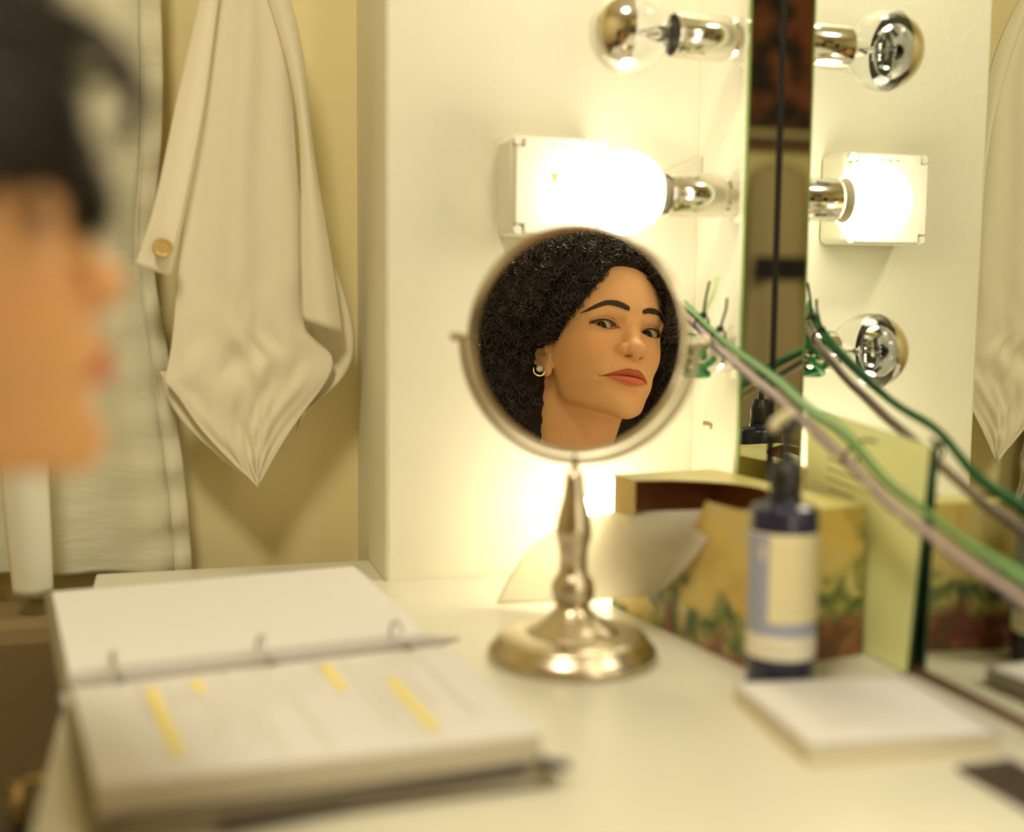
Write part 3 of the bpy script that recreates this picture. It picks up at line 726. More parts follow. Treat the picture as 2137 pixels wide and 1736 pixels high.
pts = [tb(0, 0, 0), tb(LEN, 0, 0), tb(LEN, 0, HGT)]+notch[::-1]+[tb(0, 0, HGT)]
b.add(pts, [tuple(range(len(pts)))], M['box_print']); b.build('front_panel', t, smooth=False, solid=-.0009)
b = MB(); b.add([tb(LEN, 0, 0), tb(LEN, -WID, 0), tb(LEN, -WID, HGT), tb(LEN, 0, HGT)], [(0, 1, 2, 3)], M['box_print_end']); b.build('end_panel', t, smooth=False, solid=-.0009)
b = MB(); b.add([tb(0, 0, 0), tb(0, -WID, 0), tb(0, -WID, HGT), tb(0, 0, HGT)], [(3, 2, 1, 0)], M['box_yellow']); b.build('end_panel', t, smooth=False, solid=-.0009)
b = MB(); b.add([tb(0, -WID, 0), tb(LEN, -WID, 0), tb(LEN, -WID, HGT), tb(0, -WID, HGT)], [(0, 1, 2, 3)], M['box_print']); b.build('rear_panel', t, smooth=False, solid=-.0009)
b = MB(); e_ = .0013
q4 = [(e_, -e_), (LEN-e_, -e_), (LEN-e_, -WID+e_), (e_, -WID+e_)]
b.add([tb(s, q, .0012) for s, q in q4]+[tb(s, q, HGT-.0012) for s, q in q4], [(0, 1, 2, 3), (1, 5, 6, 2), (2, 6, 7, 3), (3, 7, 4, 0)], M['card_in'])
b.add([tb(.002+(s0-.002)*0, -e_, .0012), tb(s0-.001, -e_, .0012), tb(s0-.001, -e_, HGT-.0012), tb(.002, -e_, HGT-.0012)], [(0, 1, 2, 3)], M['card_in'])
b.build('lining', t, smooth=False)
# leaf of tissue hanging out of the opening
Cn = [[(.030, -.030, .095), (.080, -.030, .103), (.130, -.032, .113), (.185, -.025, .121)],
      [(-.045, .026, .094), (.035, .014, .102), (.105, .008, .120), (.176, .000, .1300)],
      [(-.055, .075, .052), (.010, .045, .044), (.080, .020, .058), (.166, .012, .078)],
      [(-.035, .112, .003), (.000, .045, .008), (.035, .018, .016), (.098, .010, .034)]]
P = bezier_patch([[tb(*c) for c in row] for row in Cn], 36, 36)
uu, vv = np.meshgrid(np.linspace(0, 1, 36), np.linspace(0, 1, 36), indexing='ij')
P += (eq*1.0)[None, None]*(np.sin(vv*9+uu*4)*.0035*uu+np.sin(vv*17-uu*9)*.0016*uu)[..., None]
P[..., 2] = np.maximum(P[..., 2], DESK+.002)
b = MB(); b.grid(P, M['tissue']); tag(b.build('facial_tissue', solid=.0004, origin=tb(0, .05, 0)), 'white tissue pulled out of the floral box, hanging over its side', 'tissue')

# ------------------------------------------------------------------ pump bottle
bc = np.array([.2072, .8922, DESK]); t = thing('pump_bottle', 'navy pump bottle with blue and cream label in front of the tissue box', 'bottle', bc)
R_ = .0258
b = MB(); b.lathe(bc, VZ, [(0, R_-.002), (.0015, R_-.0004), (.004, R_), (.132, R_), (.1385, R_-.0007), (.1405, R_-.002), (.1425, .0175), (.1432, .0135), (.147, .0125)], M['bottle'], 64); b.build('body', t)
va = math.atan2(CAM[1]-bc[1], CAM[0]-bc[0])
LSGN = -1; b = MB(); NA = 72; hs = [.0270, .0285, .043, .0450, .054, .0555, .121, .1225]
vs = []; 
for h in hs:
    for k in range(NA): a = 2*math.pi*k/NA; vs.append(bc+np.array([math.cos(a), math.sin(a), 0])*(R_+.0003)+VZ*h)
for i in range(len(hs)-1):
    for k in range(NA):
        a = (2*math.pi*(k+.5)/NA-va+math.pi) % (2*math.pi)-math.pi     # 0 faces the camera; + is to the left in view
        m_ = 'label_white'
        if 3 <= i <= 5:
            m_ = 'label_blue'
            if i == 5 and -1.6 < a*LSGN < .42: m_ = 'label_cream'
        b.add([vs[i*NA+k], vs[i*NA+(k+1) % NA], vs[(i+1)*NA+(k+1) % NA], vs[(i+1)*NA+k]], [(0, 1, 2, 3)], M[m_])
b.build('label', t)
b = MB()
def lab_line(a0, a1, h, wd, m):
    aa = np.linspace(a0, a1, 10)*LSGN+va; P = np.array([[bc+np.array([math.cos(q), math.sin(q), 0])*(R_+.0005)+VZ*(h+s_*wd/2) for s_ in (-1, 1)] for q in aa]); b.grid(P, m)
for k in range(9): lab_line(.15, -.75-.05*(k % 3), .114-.0065*k, .0011, M['grey_ink'])
b.build('label_text', t)
b = MB()
for k in range(3): lab_line(.5, -.2, .0385-.005*k, .0012, M['grey_ink'])
b.build('label_small_text', t)
b = MB(); lab_line(.70, .52, .108, .012, M['grey_ink']); b.build('label_mark', t)
b = MB(); b.lathe(bc, VZ, [(.147, .0115), (.148, .0122), (.168, .0122), (.1695, .0112), (.176, .0085), (.1765, .0042)], M['black'], 36); b.build('pump_collar', t)
b = MB(); b.lathe(bc, VZ, [(.1765, .0036), (.198, .0034)], M['black'], 20); b.build('pump_stem', t)
pd_ = np.array([-.62, -.78, 0]); pd_ /= np.linalg.norm(pd_)
b = MB(); b.lathe(bc, VZ, [(.197, .0055), (.199, .0075), (.208, .0080), (.209, .0070)], M['black'], 24)
b.build('pump_head', t)
b = MB(); b.tube([bc+VZ*.206, bc+VZ*.2065+pd_*.012, bc+VZ*.2045+pd_*.021, bc+VZ*.2000+pd_*.025], [.0048, .0044, .0038, .0034], M['pump_tip'], 14); b.lathe(bc, VZ, [(.2085, .0074), (.211, .0066), (.213, .003), (.2132, .0001)], M['pump_tip'], 24, cap=False); b.build('pump_nozzle', t)

# ------------------------------------------------------------------ note pad, dark case, green card
t = thing('note_pad', 'pale note pad lying in front of the pump bottle', 'notepad', room(.11, .50, DESK))
nq = [np.array(q) for q in ((.1671, .8433, 0), (.1925, .7189, 0), (.3203, .7725, 0), (.295, .8921, 0))]
nc = sum(nq)/4; e1 = nq[1]-nq[0]; e2 = (nq[2]-nq[1]); L1 = np.linalg.norm(e1); e1 /= L1; e2 -= e1*(e2@e1); L2 = np.linalg.norm(e2); e2 /= L2
def pad(a, c, z): return nc+e1*(a-.5)*L1+e2*(c-.5)*L2+VZ*(DESK+z)
b = MB(); b.box(pad(.5, .5, .0070), e1, e2, VZ, L1-.002, L2-.002, .0125, M['page_side']); b.build('page_block', t, smooth=False)
b = MB(); A = np.linspace(0, 1, 14); P = np.array([[pad(a, c, .0138+.0012*math.sin(a*3)+.001*(1-c)*a) for c in A] for a in A]); b.grid(P, M['paper']); b.build('top_sheet', t, solid=.0005)
b = MB(); b.box(pad(.5, .5, .0003), e1, e2, VZ, L1, L2, .0006, M['card_in'] if 0 else M['label_cream']); b.build('backing_card', t, smooth=False)
b = MB(); r_ = random.Random(5)
for k in range(8):
    a = .16+k*.085; c0 = .2; c1 = c0+r_.uniform(.3, .55)
    cs = np.linspace(c0, c1, 26); b.grid(np.array([[pad(a+.012*math.sin(c*150)*.6+s_*.004, c, 0.0148+.0012*math.sin(a*3)+.001*(1-c)*a) for s_ in (-1, 1)] for c in cs]), M['grey_ink'])
b.build('handwriting', t, smooth=False)
pc = np.array([.2901, .7423, DESK]); f1 = np.array([.957, .29, 0]); f2 = np.array([.29, -.957, 0]); f1 /= np.linalg.norm(f1); f2 /= np.linalg.norm(f2)
b = MB(); b.box(pc+f1*.010+f2*.072+VZ*.002, f1, f2, VZ, .042, .124, .004, M['phone']); tag(b.build('flat_case', bevel=.0012, origin=pc), 'flat dark brown case lying at the table edge beside the mirror', 'case')
t = thing('green_card', 'pale green card leaning on the mirror behind the tissue box', 'card', room(.01, .33, DESK))
cc = [(.0085, .4077, .7512), (.0035, .4185, .9330), (.0035, .232, .9470), (.0085, .250, .7512)]
b = MB(); Pf = [room(*q) for q in cc]; Pb = [room(u-.0025, w, z) for u, w, z in cc]
b.add(Pf+Pb, [(0, 1, 2, 3), (7, 6, 5, 4), (1, 5, 6, 2), (2, 6, 7, 3), (3, 7, 4, 0)], M['green_card']); b.build('card_sheet', t, smooth=False)
b = MB(); b.add([Pf[0], Pf[1], Pb[1], Pb[0], room(.0085, .4089, .7512), room(.0036, .4197, .9328), room(.0010, .4197, .9328), room(.0060, .4089, .7512)], [(0, 1, 5, 4), (4, 5, 6, 7), (3, 2, 6, 7)], M['green_dark']); b.build('bound_edge', t, smooth=False)
b = MB()
def cardp(a, c, h=.0004):  # a along w from near edge, c up
    p0 = (1-c)*np.array(cc[0])+c*np.array(cc[1]); p1 = (1-c)*np.array(cc[3])+c*np.array(cc[2]); p = (1-a)*p0+a*p1; p[0] += h; return room(*p)
for k, (a0, a1) in enumerate(((.45, .8), (.5, .8), (.42, .8), (.55, .78), (.48, .8))):
    c = .80-.045*k; b.grid(np.array([[cardp(a, c+s_*.004) for s_ in (-1, 1)] for a in np.linspace(a0, a1, 6)]), M['green_dark'] if 0 else M['brown_mark'])
b.build('printed_line', t, smooth=False)

# ------------------------------------------------------------------ lanyards tied beside the third bulb
cordp = [(.0663, .0989, 1.0306), (.0576, .1351, 1.0078), (.050, .1937, .9806), (.0435, .2557, .9565), (.041, .3143, .9340), (.040, .3591, .9170), (.0395, .4141, .8950), (.039, .4663, .8790), (.038, .5096, .8670), (.0360, .5658, .8545), (.034, .66, .835)]
cp = smooth_path([room(*q) for q in cordp], 90)
cp[:, 2] += np.sin(np.arange(90)*.55)*.0004
t = thing('lilac_cord', 'lilac cord with purple stripe hanging in front of the mirror', 'cord', cp[0])
b = MB(); b.tube(cp, .0043, M['cord_lilac'], 12); b.build('sheath', t)
b = MB()
for k in range(0, 84, 7):
    b.tube(cp[k:k+6]+VZ*-.0024+VN*.0023+VT*.0023, .0023, M['cord_purple'], 8)
b.build('stripe', t)
gp = smooth_path([room(u+.002+.0012*math.sin(i*1.7), w, z+.011+.0015*i*(i < 6)+.004*(i >= 5)) for i, (u, w, z) in enumerate(cordp)], 90)
t = thing('green_lanyard', 'green satin lanyard strung beside the lilac cord', 'lanyard', gp[0])
def ribbon(path, wid, m, tw=0.0):
    tg = np.gradient(path, axis=0); tg /= np.linalg.norm(tg, axis=1)[:, None]
    P = []
    for i, p in enumerate(path):
        e = np.cross(tg[i], VN); e /= np.linalg.norm(e); e2 = np.cross(tg[i], e); a = tw*math.sin(i*.13)
        d = e*math.cos(a)+e2*math.sin(a); P.append([p-d*wid/2, p, p+d*wid/2])
    b = MB(); b.grid(np.array(P), m); return b
ribbon(gp+VN*.001, .0095, M['green_ribbon'], .35).build('ribbon', t, solid=.0010)
ribbon(gp+VN*.0028+VZ*.0018, .0030, M['green_pale'], .35).build('ribbon_stripe', t, solid=.0006)
# knot and tails round the third socket
b = MB(); kn = room(.062, .118, 1.020)
for k in range(3):
    a0 = k*1.1; b.tube([kn+VZ*(-.032+.018*math.sin(q+a0))+VT*.020*math.cos(q+a0)+VN*(.012*math.sin(2*q)) for q in np.linspace(0, 5.2, 24)], .0032, M['green_ribbon'], 8)
b.tube([kn, kn+VZ*.030+VN*-.014+VT*.002, kn+VZ*.048+VN*-.019], .0040, M['green_pale'], 8, flat=.4)
b.build('knot', t)
def cable_tie(p, tail, label, closed=True):
    t_ = thing('cable_tie', label, 'cable tie', p, 'black cable ties on the cords')
    b = MB(); q = np.array(p); tg = np.array(VT)*.93-VZ*.36
    e1 = VN; e2 = np.cross(tg, e1); b.tube([q+(e1*math.cos(a)+e2*math.sin(a))*.0075 for a in np.linspace(0, 2*math.pi, 20, endpoint=False)], .0012, M['black'], 8, closed=True)
    b.build('loop', t_)
    b = MB(); h = q+e2*-.0085; b.box(h, VN, VT, VZ, .006, .006, .006, M['black']); b.build('lock', t_, bevel=.0008)
    b = MB(); b.tube([h]+[h+np.array(k) for k in tail], .0013, M['black'], 6); b.build('tail', t_)
c0 = room(.0600, .122, 1.0215); cable_tie(c0, [VZ*.016-VN*.002, VZ*.034-VN*.006], 'black cable tie with an upright tail beside the round mirror')
c1 = room(.0550, .150, 1.009); cable_tie(c1, [VZ*.01-VN*.003, VZ*.020-VN*.006, VZ*.030-VN*.0065], 'black cable tie where the cords cross the mirror edge')
c2 = room(.0395, .366, .9200); cable_tie(c2, [VN*-.008+VZ*.006, VN*-.013+VT*.012+VZ*.006], 'black cable tie above the green card')
c3 = room(.064, .112, .999); cable_tie(c3, [VZ*-.016-VN*.002, VZ*-.030-VN*.001, VZ*-.040+VN*.004], 'black cable tie with a tail hanging below the knot')

# ------------------------------------------------------------------ cloth hanging in the alcove
def sheet(name, left, right, w_of, m, parent, ny=70, nx=30, solid=.0012):
    """left/right: (u, z) edge lines from top to bottom; w_of(a, b, z) depth, a across 0..1, b down 0..1"""
    Lp = smooth_path(np.c_[np.array(left, float), np.zeros(len(left))], ny); Rp = smooth_path(np.c_[np.array(right, float), np.zeros(len(right))], ny)
    P = np.empty((ny, nx, 3))
    for i in range(ny):
        b_ = i/(ny-1)
        for j in range(nx):
            a = j/(nx-1); u, z = (1-a)*Lp[i, :2]+a*Rp[i, :2]; P[i, j] = room(u, w_of(a, b_, z), z)
    b = MB(); b.grid(P, m); return b.build(name, parent, solid=solid)
def poly_cloth(name, quad, w_of, m, parent, n=26, solid=.0012):
    C = np.array(quad, float)   # 4 corners (u, z): tl, tr, br, bl
    P = np.empty((n, n, 3))
    for i in range(n):
        for j in range(n):
            a, c = j/(n-1), i/(n-1); u, z = (1-c)*((1-a)*C[0]+a*C[1])+c*((1-a)*C[3]+a*C[2]); P[i, j] = room(u, w_of(a, c, z), z)
    b = MB(); b.grid(P, m); return b.build(name, parent, solid=solid)
WC = -.115
hook_u, hook_z = .485, 1.46
t = thing('hanging_shirt', 'cream cotton cloth hanging in folds on the alcove wall', 'cloth', room(hook_u, W_ALC, hook_z))
fold = lambda a, k, ph, amp: amp*math.sin(a*k+ph)
main_l = [(0.5024, 1.4356), (0.5123, 1.3523), (0.5232, 1.2781), (0.5413, 1.1782), (0.5581, 1.0524), (0.5721, 0.9531)]
main_r = [(0.4878, 1.437), (0.444, 1.3575), (0.4337, 1.2584), (0.4264, 1.1469), (0.4219, 1.054), (0.4202, 1.007)]
crum = lambda a, b, z: (math.sin(a*21+b*7)*math.sin(b*19-a*5)*.005+math.sin(a*37+b*31)*.002)*max(0, min(1, (b-.62)/.2))
tip_l = [(0.572, 0.9541), (0.5445, 0.9141), (0.51, 0.8716), (0.4762, 0.8362)]; tip_r = [(0.4207, 1.008), (0.3952, 0.9806), (0.4218, 0.9225), (0.4762, 0.8362)]
def corner(p, q, f=.04): return [(q[0]+(p[0]-q[0])*f, q[1]+(p[1]-q[1])*f)]
side_l = main_l[:-1]+corner(main_l[-2], main_l[-1])+[main_l[-1]]+corner(tip_l[1], main_l[-1], .12)+tip_l[1:]
side_r = main_r+tip_r[1:]
def panel_w(a, b, z):
    low = max(0, min(1, (b-.60)/.12)); t_ = max(0, 1-max(0, b-.85)/.15)
    cr = math.sin(a*13+b*33+2*math.sin(b*17))*.0026+math.sin(a*24-b*47+2*math.sin(a*11))*.0020+math.sin(a*43+b*61)*.0010
    return WC+.004+.012*math.sin(math.pi*a)*(1-.5*b)*t_+fold(a, 15, 1.2, .0045*(.3+b))*(1-low)+cr*low*math.sin(math.pi*a)
sheet('front_panel', side_l, side_r, panel_w, M['linen'], t, 150, 70)
hem_l = [(0.5758, 0.963), (0.569, 0.9346), (0.5348, 0.8872), (0.4793, 0.837)]; hem_r = [(0.5337, 0.9601), (0.5241, 0.9288), (0.4994, 0.8811), (0.4752, 0.8363)]
sheet('hem', hem_l, hem_r, lambda a, b, z: WC-.007, M['linen'], t, 30, 10)
lf_l = [(0.5154, 1.4285), (0.5309, 1.3463), (0.5591, 1.2242), (0.5848, 1.116), (0.5993, 1.0739)]; lf_r = [(0.4938, 1.4306), (0.5093, 1.3479), (0.5254, 1.2356), (0.5488, 1.1268), (0.5633, 1.0636)]
sheet('left_flap', lf_l, lf_r, lambda a, b, z: WC+.006+.018*b+.012*math.sin(a*2.6)*(1-.5*b)-.014*(a > .93), M['linen'], t, 60, 16)
rf_l = [(0.4889, 1.4316), (0.4605, 1.3521), (0.4307, 1.2308), (0.4286, 1.1049), (0.4272, 1.0188)]; rf_r = [(0.4743, 1.433), (0.4372, 1.3539), (0.4142, 1.2066), (0.3959, 1.0954), (0.3823, 1.0039)]
sheet('right_flap', rf_l, rf_r, lambda a, b, z: WC+.010+.016*math.sin(a*2.8+.3)*(.5+.5*b), M['linen'], t, 60, 16)
bk_l = [(0.4404, 1.0747), (0.4258, 0.9484), (0.4315, 0.895)]; bk_r = [(0.3881, 1.0755), (0.3747, 0.9629), (0.4207, 0.9216)]
sheet('under_layer', bk_l, bk_r, lambda a, b, z: WC-.010+.004*math.sin(a*9), M['linen'], t, 24, 16)
su, sz = 0.5709, 1.0922; sc = room(su, WC+.041, sz)
b = MB(); b.lathe(sc, VT, [(-.003, .0105), (.001, .0108), (.0022, .0098), (.0022, .0072), (.0012, .0066), (.0012, .0001)], M['brass'], 28, cap=False); b.build('snap_button', t)
b = MB(); b.tube([room(hook_u, W_ALC, hook_z-.01), room(hook_u, W_ALC+.05, hook_z-.015), room(hook_u, W_ALC+.085, hook_z+.0), room(hook_u, W_ALC+.09, hook_z+.03)], .004, M['brushed'], 10)
tag(b.build('coat_hook', origin=room(hook_u, W_ALC, hook_z)), 'metal wall hook holding the cream cloth', 'hook')

# large cotton drape at the far left
t = thing('cotton_drape', 'wide off white cotton drape with a hemmed edge left of the cloth', 'drape', room(.66, W_ALC, 1.6))
WD = -.150
dr_r = [(0.5646, 1.5609), (0.5683, 1.3561), (0.5706, 1.2059), (0.5804, 1.0729), (0.5703, 1.0004), (0.5611, 0.9216), (0.5522, 0.8414), (0.5457, 0.7357)]
dr_l = [(0.8652, 1.525), (0.873, 1.3329), (0.8787, 1.1923), (0.8838, 1.068), (0.8865, 1.0002), (0.8895, 0.9267), (0.8925, 0.8526), (0.8967, 0.7499)]
def drape_w(a, b, z):
    cr = max(0, (b-.55)/.45)
    return WD+.010*math.sin(a*24+.6*math.sin(b*5))*(1-a*.5)+.0035*math.sin(b*95+a*9)*cr*max(0, (a-.72)/.28)+.002*math.sin(a*60)*(a > .93)
sheet('sheet', dr_l, dr_r, drape_w, M['drape'], t, 160, 90)
hm_l = [(0.5856, 1.5569), (0.5897, 1.3535), (0.5916, 1.2045), (0.5962, 1.0726), (0.5867, 1.0006), (0.5792, 0.9222), (0.5706, 0.8426), (0.5643, 0.7376)]
sheet('edge_hem', hm_l, [(u, z) for u, z in dr_r], lambda a, b, z: drape_w(.92+.08*a, b, z)+.006+.0015*math.sin(b*90), M['drape'], t, 150, 8)
z_rail = 1.5649
b = MB(); b.tube([room(.52, WD, z_rail), room(1.05, WD, z_rail)], .009, M['wood'], 12)
for u_ in (.525, 1.045): b.tube([room(u_, W_ALC, z_rail), room(u_, WD, z_rail)], .006, M['wood'], 10)
tag(b.build('drape_rail', origin=room(.8, W_ALC, z_rail)), 'dark rail carrying the off white drape', 'rail')
# pale strip of folded cloth below the chin
t2 = thing('pale_towel', 'pale folded towel hanging in front of the drape, below the chin', 'towel', room(.7, W_ALC, 1.1))
ws = -.09
sl = [(0.7325, 1.0023), (0.733, 0.8661), (0.7296, 0.7968), (0.7251, 0.734)]; sr = [(0.6884, 1.0023), (0.6884, 0.8648), (0.6873, 0.7998), (0.6867, 0.7342)]
sheet('front_fold', sl, sr, lambda a, b, z: ws+.012*math.sin(math.pi*a)**.7, M['drape_light'], t2, 30, 18)
sheet('rear_fold', [(u+.0, z) for u, z in sl], sr, lambda a, b, z: ws-.006, M['drape_light'], t2, 30, 6)

# ------------------------------------------------------------------ garments behind the camera, met only by the mirrors
b = MB(); b.rbox(.2, 2.15, W_REAR-.02, W_REAR, 1.60, 1.655, M['wood']); structure(b.build('trim_4', smooth=False, bevel=.003))
WG = W_REAR-.16
for k, (u, m_, lab, wd) in enumerate(((.40, 'dark_cloth', 'long dark coat at the right end of the peg board', .2), (.78, 'coat_rust', 'rust brown patterned coat on the peg board', .2), (1.16, 'dark_cloth', 'dark jacket beside the rust coat on the peg board', .2), (1.555, 'coat_beige', 'beige coat with a dark belt on the peg board behind the camera', .2), (1.95, 'dark_cloth', 'dark dress at the far end of the peg board', .18))):
    b = MB(); prof = []
    for z, r in ((1.545, .02), (1.53, .10), (1.50, .18), (1.40, .20), (1.1, .19), (.8, .22), (.55, .25), (.55, .001)): prof.append((z, r))
    b.lathe(room(u, WG, 0), VZ, prof, M[m_], 32, cap=False)
    vs = np.array(b.v); c = room(u, WG, 0); d = vs-c; du = d@VN; dw = d@VT
    ang = np.arctan2(dw, du); k_ = 1+.10*np.sin(ang*7+k)*(vs[:, 2] < 1.4)
    b.v = [tuple(c+VN*a*.62*q+VT*b_*.42*q+VZ*z) for a, b_, z, q in zip(du, dw, vs[:, 2], k_)]
    b.tube([room(u, WG, 1.54), room(u, WG, 1.60), room(u, WG+.04, 1.64), room(u, W_REAR-.022, 1.645)], .002, M['grey_steel'], 6)
    o = tag(b.build('hanging_garment', origin=room(u, WG, .55)), lab, 'garment', 'garments on the peg board')
    if m_ == 'coat_beige':
        q = MB(); q.rbox(u-.125, u+.125, WG-.085, WG-.075, 1.12, 1.20, M['dark_cloth']); q.build('belt', o, smooth=False, bevel=.003)
b = MB(); b.rbox(1.25, 1.85, W_REAR-.03, W_REAR, 1.68, 2.3, M['coat_rust']); tag(b.build('patterned_throw', smooth=False, bevel=.006, origin=room(1.55, W_REAR, 1.68)), 'dark rust brown patterned throw hung above the beige coat', 'throw')

# added brown chest standing in for shade below the drape
b = MB(); b.rbox(.665, 1.45, -.183, -.06, .0, .712, M['chest']); tag(b.build('shade_chest', smooth=False, bevel=.02, origin=room(1.0, -.03, 0)), 'added olive brown chest standing in for shade beside the table', 'chest')

t = thing('handbag', 'dark navy bag with a brass ring hanging at the table\'s left edge', 'bag', room(.668, .43, .52))
b = MB(); b.rbox(.648, .684, .345, .470, .520, .692, M['bag']); b.build('body', t, smooth=False, bevel=.012)
b = MB(); b.tube([room(.668, .382+.0125*math.cos(a), .7035+.0125*math.sin(a)) for a in np.linspace(0, 2*math.pi, 28, endpoint=False)], .0028, M['brass'], 10, closed=True); b.build('ring', t)
b = MB(); b.tube([room(.6445, .382, .722), room(.660, .382, .7215), room(.669, .382, .7165), room(.673, .382, .7205)], .0022, M['brass'], 8); b.build('hanger_hook', t)

# ------------------------------------------------------------------ the person: head pose, skin, eyes, hair, clothes
HR = np.array([[-0.4749, 0.8724, -0.1154], [0.8754, 0.4549, -0.1638], [0.0904, 0.1788, 0.9797]])   # columns: person's left, forward, up
HT = np.array([-0.1948, 0.5203, 0.0363])+CAM
HS = 1.0218/1000
def h2w(P): return (np.asarray(P, float)*HS)@HR.T+HT
def w2h(P): return ((np.asarray(P, float)-HT)@HR)/HS
SEAT = room(.98, .68, .36)
person = thing('person', 'person with curly dark hair, seen in profile and in the round mirror', 'person', room(.98, .68, 0))
PO = np.array(person.location)
def local(P): return h2w(P)-PO
V, Q4 = head_mesh(1.0)
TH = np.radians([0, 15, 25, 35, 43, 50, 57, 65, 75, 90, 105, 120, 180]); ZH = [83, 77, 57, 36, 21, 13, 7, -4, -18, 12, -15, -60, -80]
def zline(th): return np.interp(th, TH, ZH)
def skin_colors(V):
    x, d, z = V[:, 0], V[:, 1], V[:, 2]; ax = np.abs(x)
    base = np.array([.72, .385, .160]); C = np.repeat(base[None], len(V), 0)
    def mixin(mask, col): 
        m = np.clip(mask, 0, 1)[:, None]; C[:] = C*(1-m)+np.array(col)*m
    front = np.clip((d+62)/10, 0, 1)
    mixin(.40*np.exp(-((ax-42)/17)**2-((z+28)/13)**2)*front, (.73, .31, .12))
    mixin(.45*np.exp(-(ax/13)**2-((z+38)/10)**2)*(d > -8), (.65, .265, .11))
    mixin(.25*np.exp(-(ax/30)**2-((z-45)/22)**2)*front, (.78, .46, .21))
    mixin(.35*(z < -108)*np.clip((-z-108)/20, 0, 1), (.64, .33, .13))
    # lids and lash line
    e = np.stack([ax-EYE_X, d-EYE_D, z-EYE_Z], 1); t = e[:, 0]/15.0; zu, zl = lid_curves(t)
    nr = (np.abs(t) < 1.15)*(d > -32)
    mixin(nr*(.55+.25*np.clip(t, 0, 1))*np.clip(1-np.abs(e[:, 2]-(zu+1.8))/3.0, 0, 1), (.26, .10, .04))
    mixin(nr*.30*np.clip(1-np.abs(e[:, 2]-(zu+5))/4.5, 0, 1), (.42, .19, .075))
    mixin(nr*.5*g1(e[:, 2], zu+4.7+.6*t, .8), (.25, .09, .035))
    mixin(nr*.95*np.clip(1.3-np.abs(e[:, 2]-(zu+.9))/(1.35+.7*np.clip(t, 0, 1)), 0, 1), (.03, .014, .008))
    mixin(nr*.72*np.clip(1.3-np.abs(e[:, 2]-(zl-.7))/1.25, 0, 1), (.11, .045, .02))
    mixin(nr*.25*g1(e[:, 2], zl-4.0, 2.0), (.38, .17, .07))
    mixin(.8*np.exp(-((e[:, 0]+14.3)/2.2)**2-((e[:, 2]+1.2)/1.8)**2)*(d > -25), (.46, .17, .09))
    # brow underpaint
    bz, bt = brow_curve(ax); mixin(.62*(bt >= 0)*(bt <= 1)*np.clip(1.2-np.abs(z-bz)/(brow_half(bt)+.5), 0, 1)*(d > -40), (.15, .08, .036))
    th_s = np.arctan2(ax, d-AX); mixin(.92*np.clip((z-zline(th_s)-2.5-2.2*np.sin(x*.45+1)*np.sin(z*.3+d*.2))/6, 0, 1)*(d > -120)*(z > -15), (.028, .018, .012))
    # lips
    xs = np.where(x > 0, x/1.26, x); a2 = np.abs(xs); mz = mouth_line(x, a2); w = np.clip(1-(a2/26.5)**2, 0, 1)
    bow = .9*g1(a2, 6.2, 4.0)-.7*g1(a2, 0, 2.4)
    ub = mz+8.9*w**1.2+bow*w; lb = mz-10.0*w**1.15
    lips = np.clip((ub-z)/.9+.3, 0, 1)*np.clip((z-lb)/.9+.3, 0, 1)*(a2 < 26.2)*(d > -16)
    mixin(lips*(z > mz), (.42, .085, .035)); mixin(lips*(z <= mz), (.62, .135, .06))
    mixin(.85*lips*g1(z, mz, .55), (.10, .02, .012))
    mixin(.5*np.exp(-((a2-26.6)/1.8)**2-((z-mz)/1.2)**2)*(d > -20), (.22, .08, .035))
    # shade painted into the nostril openings, fold beside the wings
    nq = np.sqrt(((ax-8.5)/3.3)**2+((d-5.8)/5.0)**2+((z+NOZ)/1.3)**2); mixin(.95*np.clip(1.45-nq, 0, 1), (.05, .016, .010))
    n2 = np.sin(x*3.1+z*1.7)*np.sin(z*2.3-d*1.9)*np.sin(d*2.7+x*.9)
    C *= (1+.03*n2)[:, None]
    return C
def brow_curve(ax):
    t = (ax-9.5)/43.0
    return 16.0+7.2*np.sin(np.clip(t, 0, 1)**.9*math.pi*.78)-1.5*np.clip(t, 0, 1)-14.0*np.clip(t-.60, 0, 1), t
def brow_half(t): return np.interp(t, [0, .12, .35, .6, .85, 1.0], [2.6, 4.8, 5.2, 4.2, 2.3, .8])
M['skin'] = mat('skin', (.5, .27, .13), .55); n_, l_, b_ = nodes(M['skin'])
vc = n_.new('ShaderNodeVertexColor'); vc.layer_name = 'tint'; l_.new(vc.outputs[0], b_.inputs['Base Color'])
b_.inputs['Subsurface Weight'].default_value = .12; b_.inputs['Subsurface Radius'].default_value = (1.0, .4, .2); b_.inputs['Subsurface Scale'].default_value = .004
b_.inputs['Specular IOR Level'].default_value = .3
add_bump(M['skin'], 900, .12, .0003, 3)
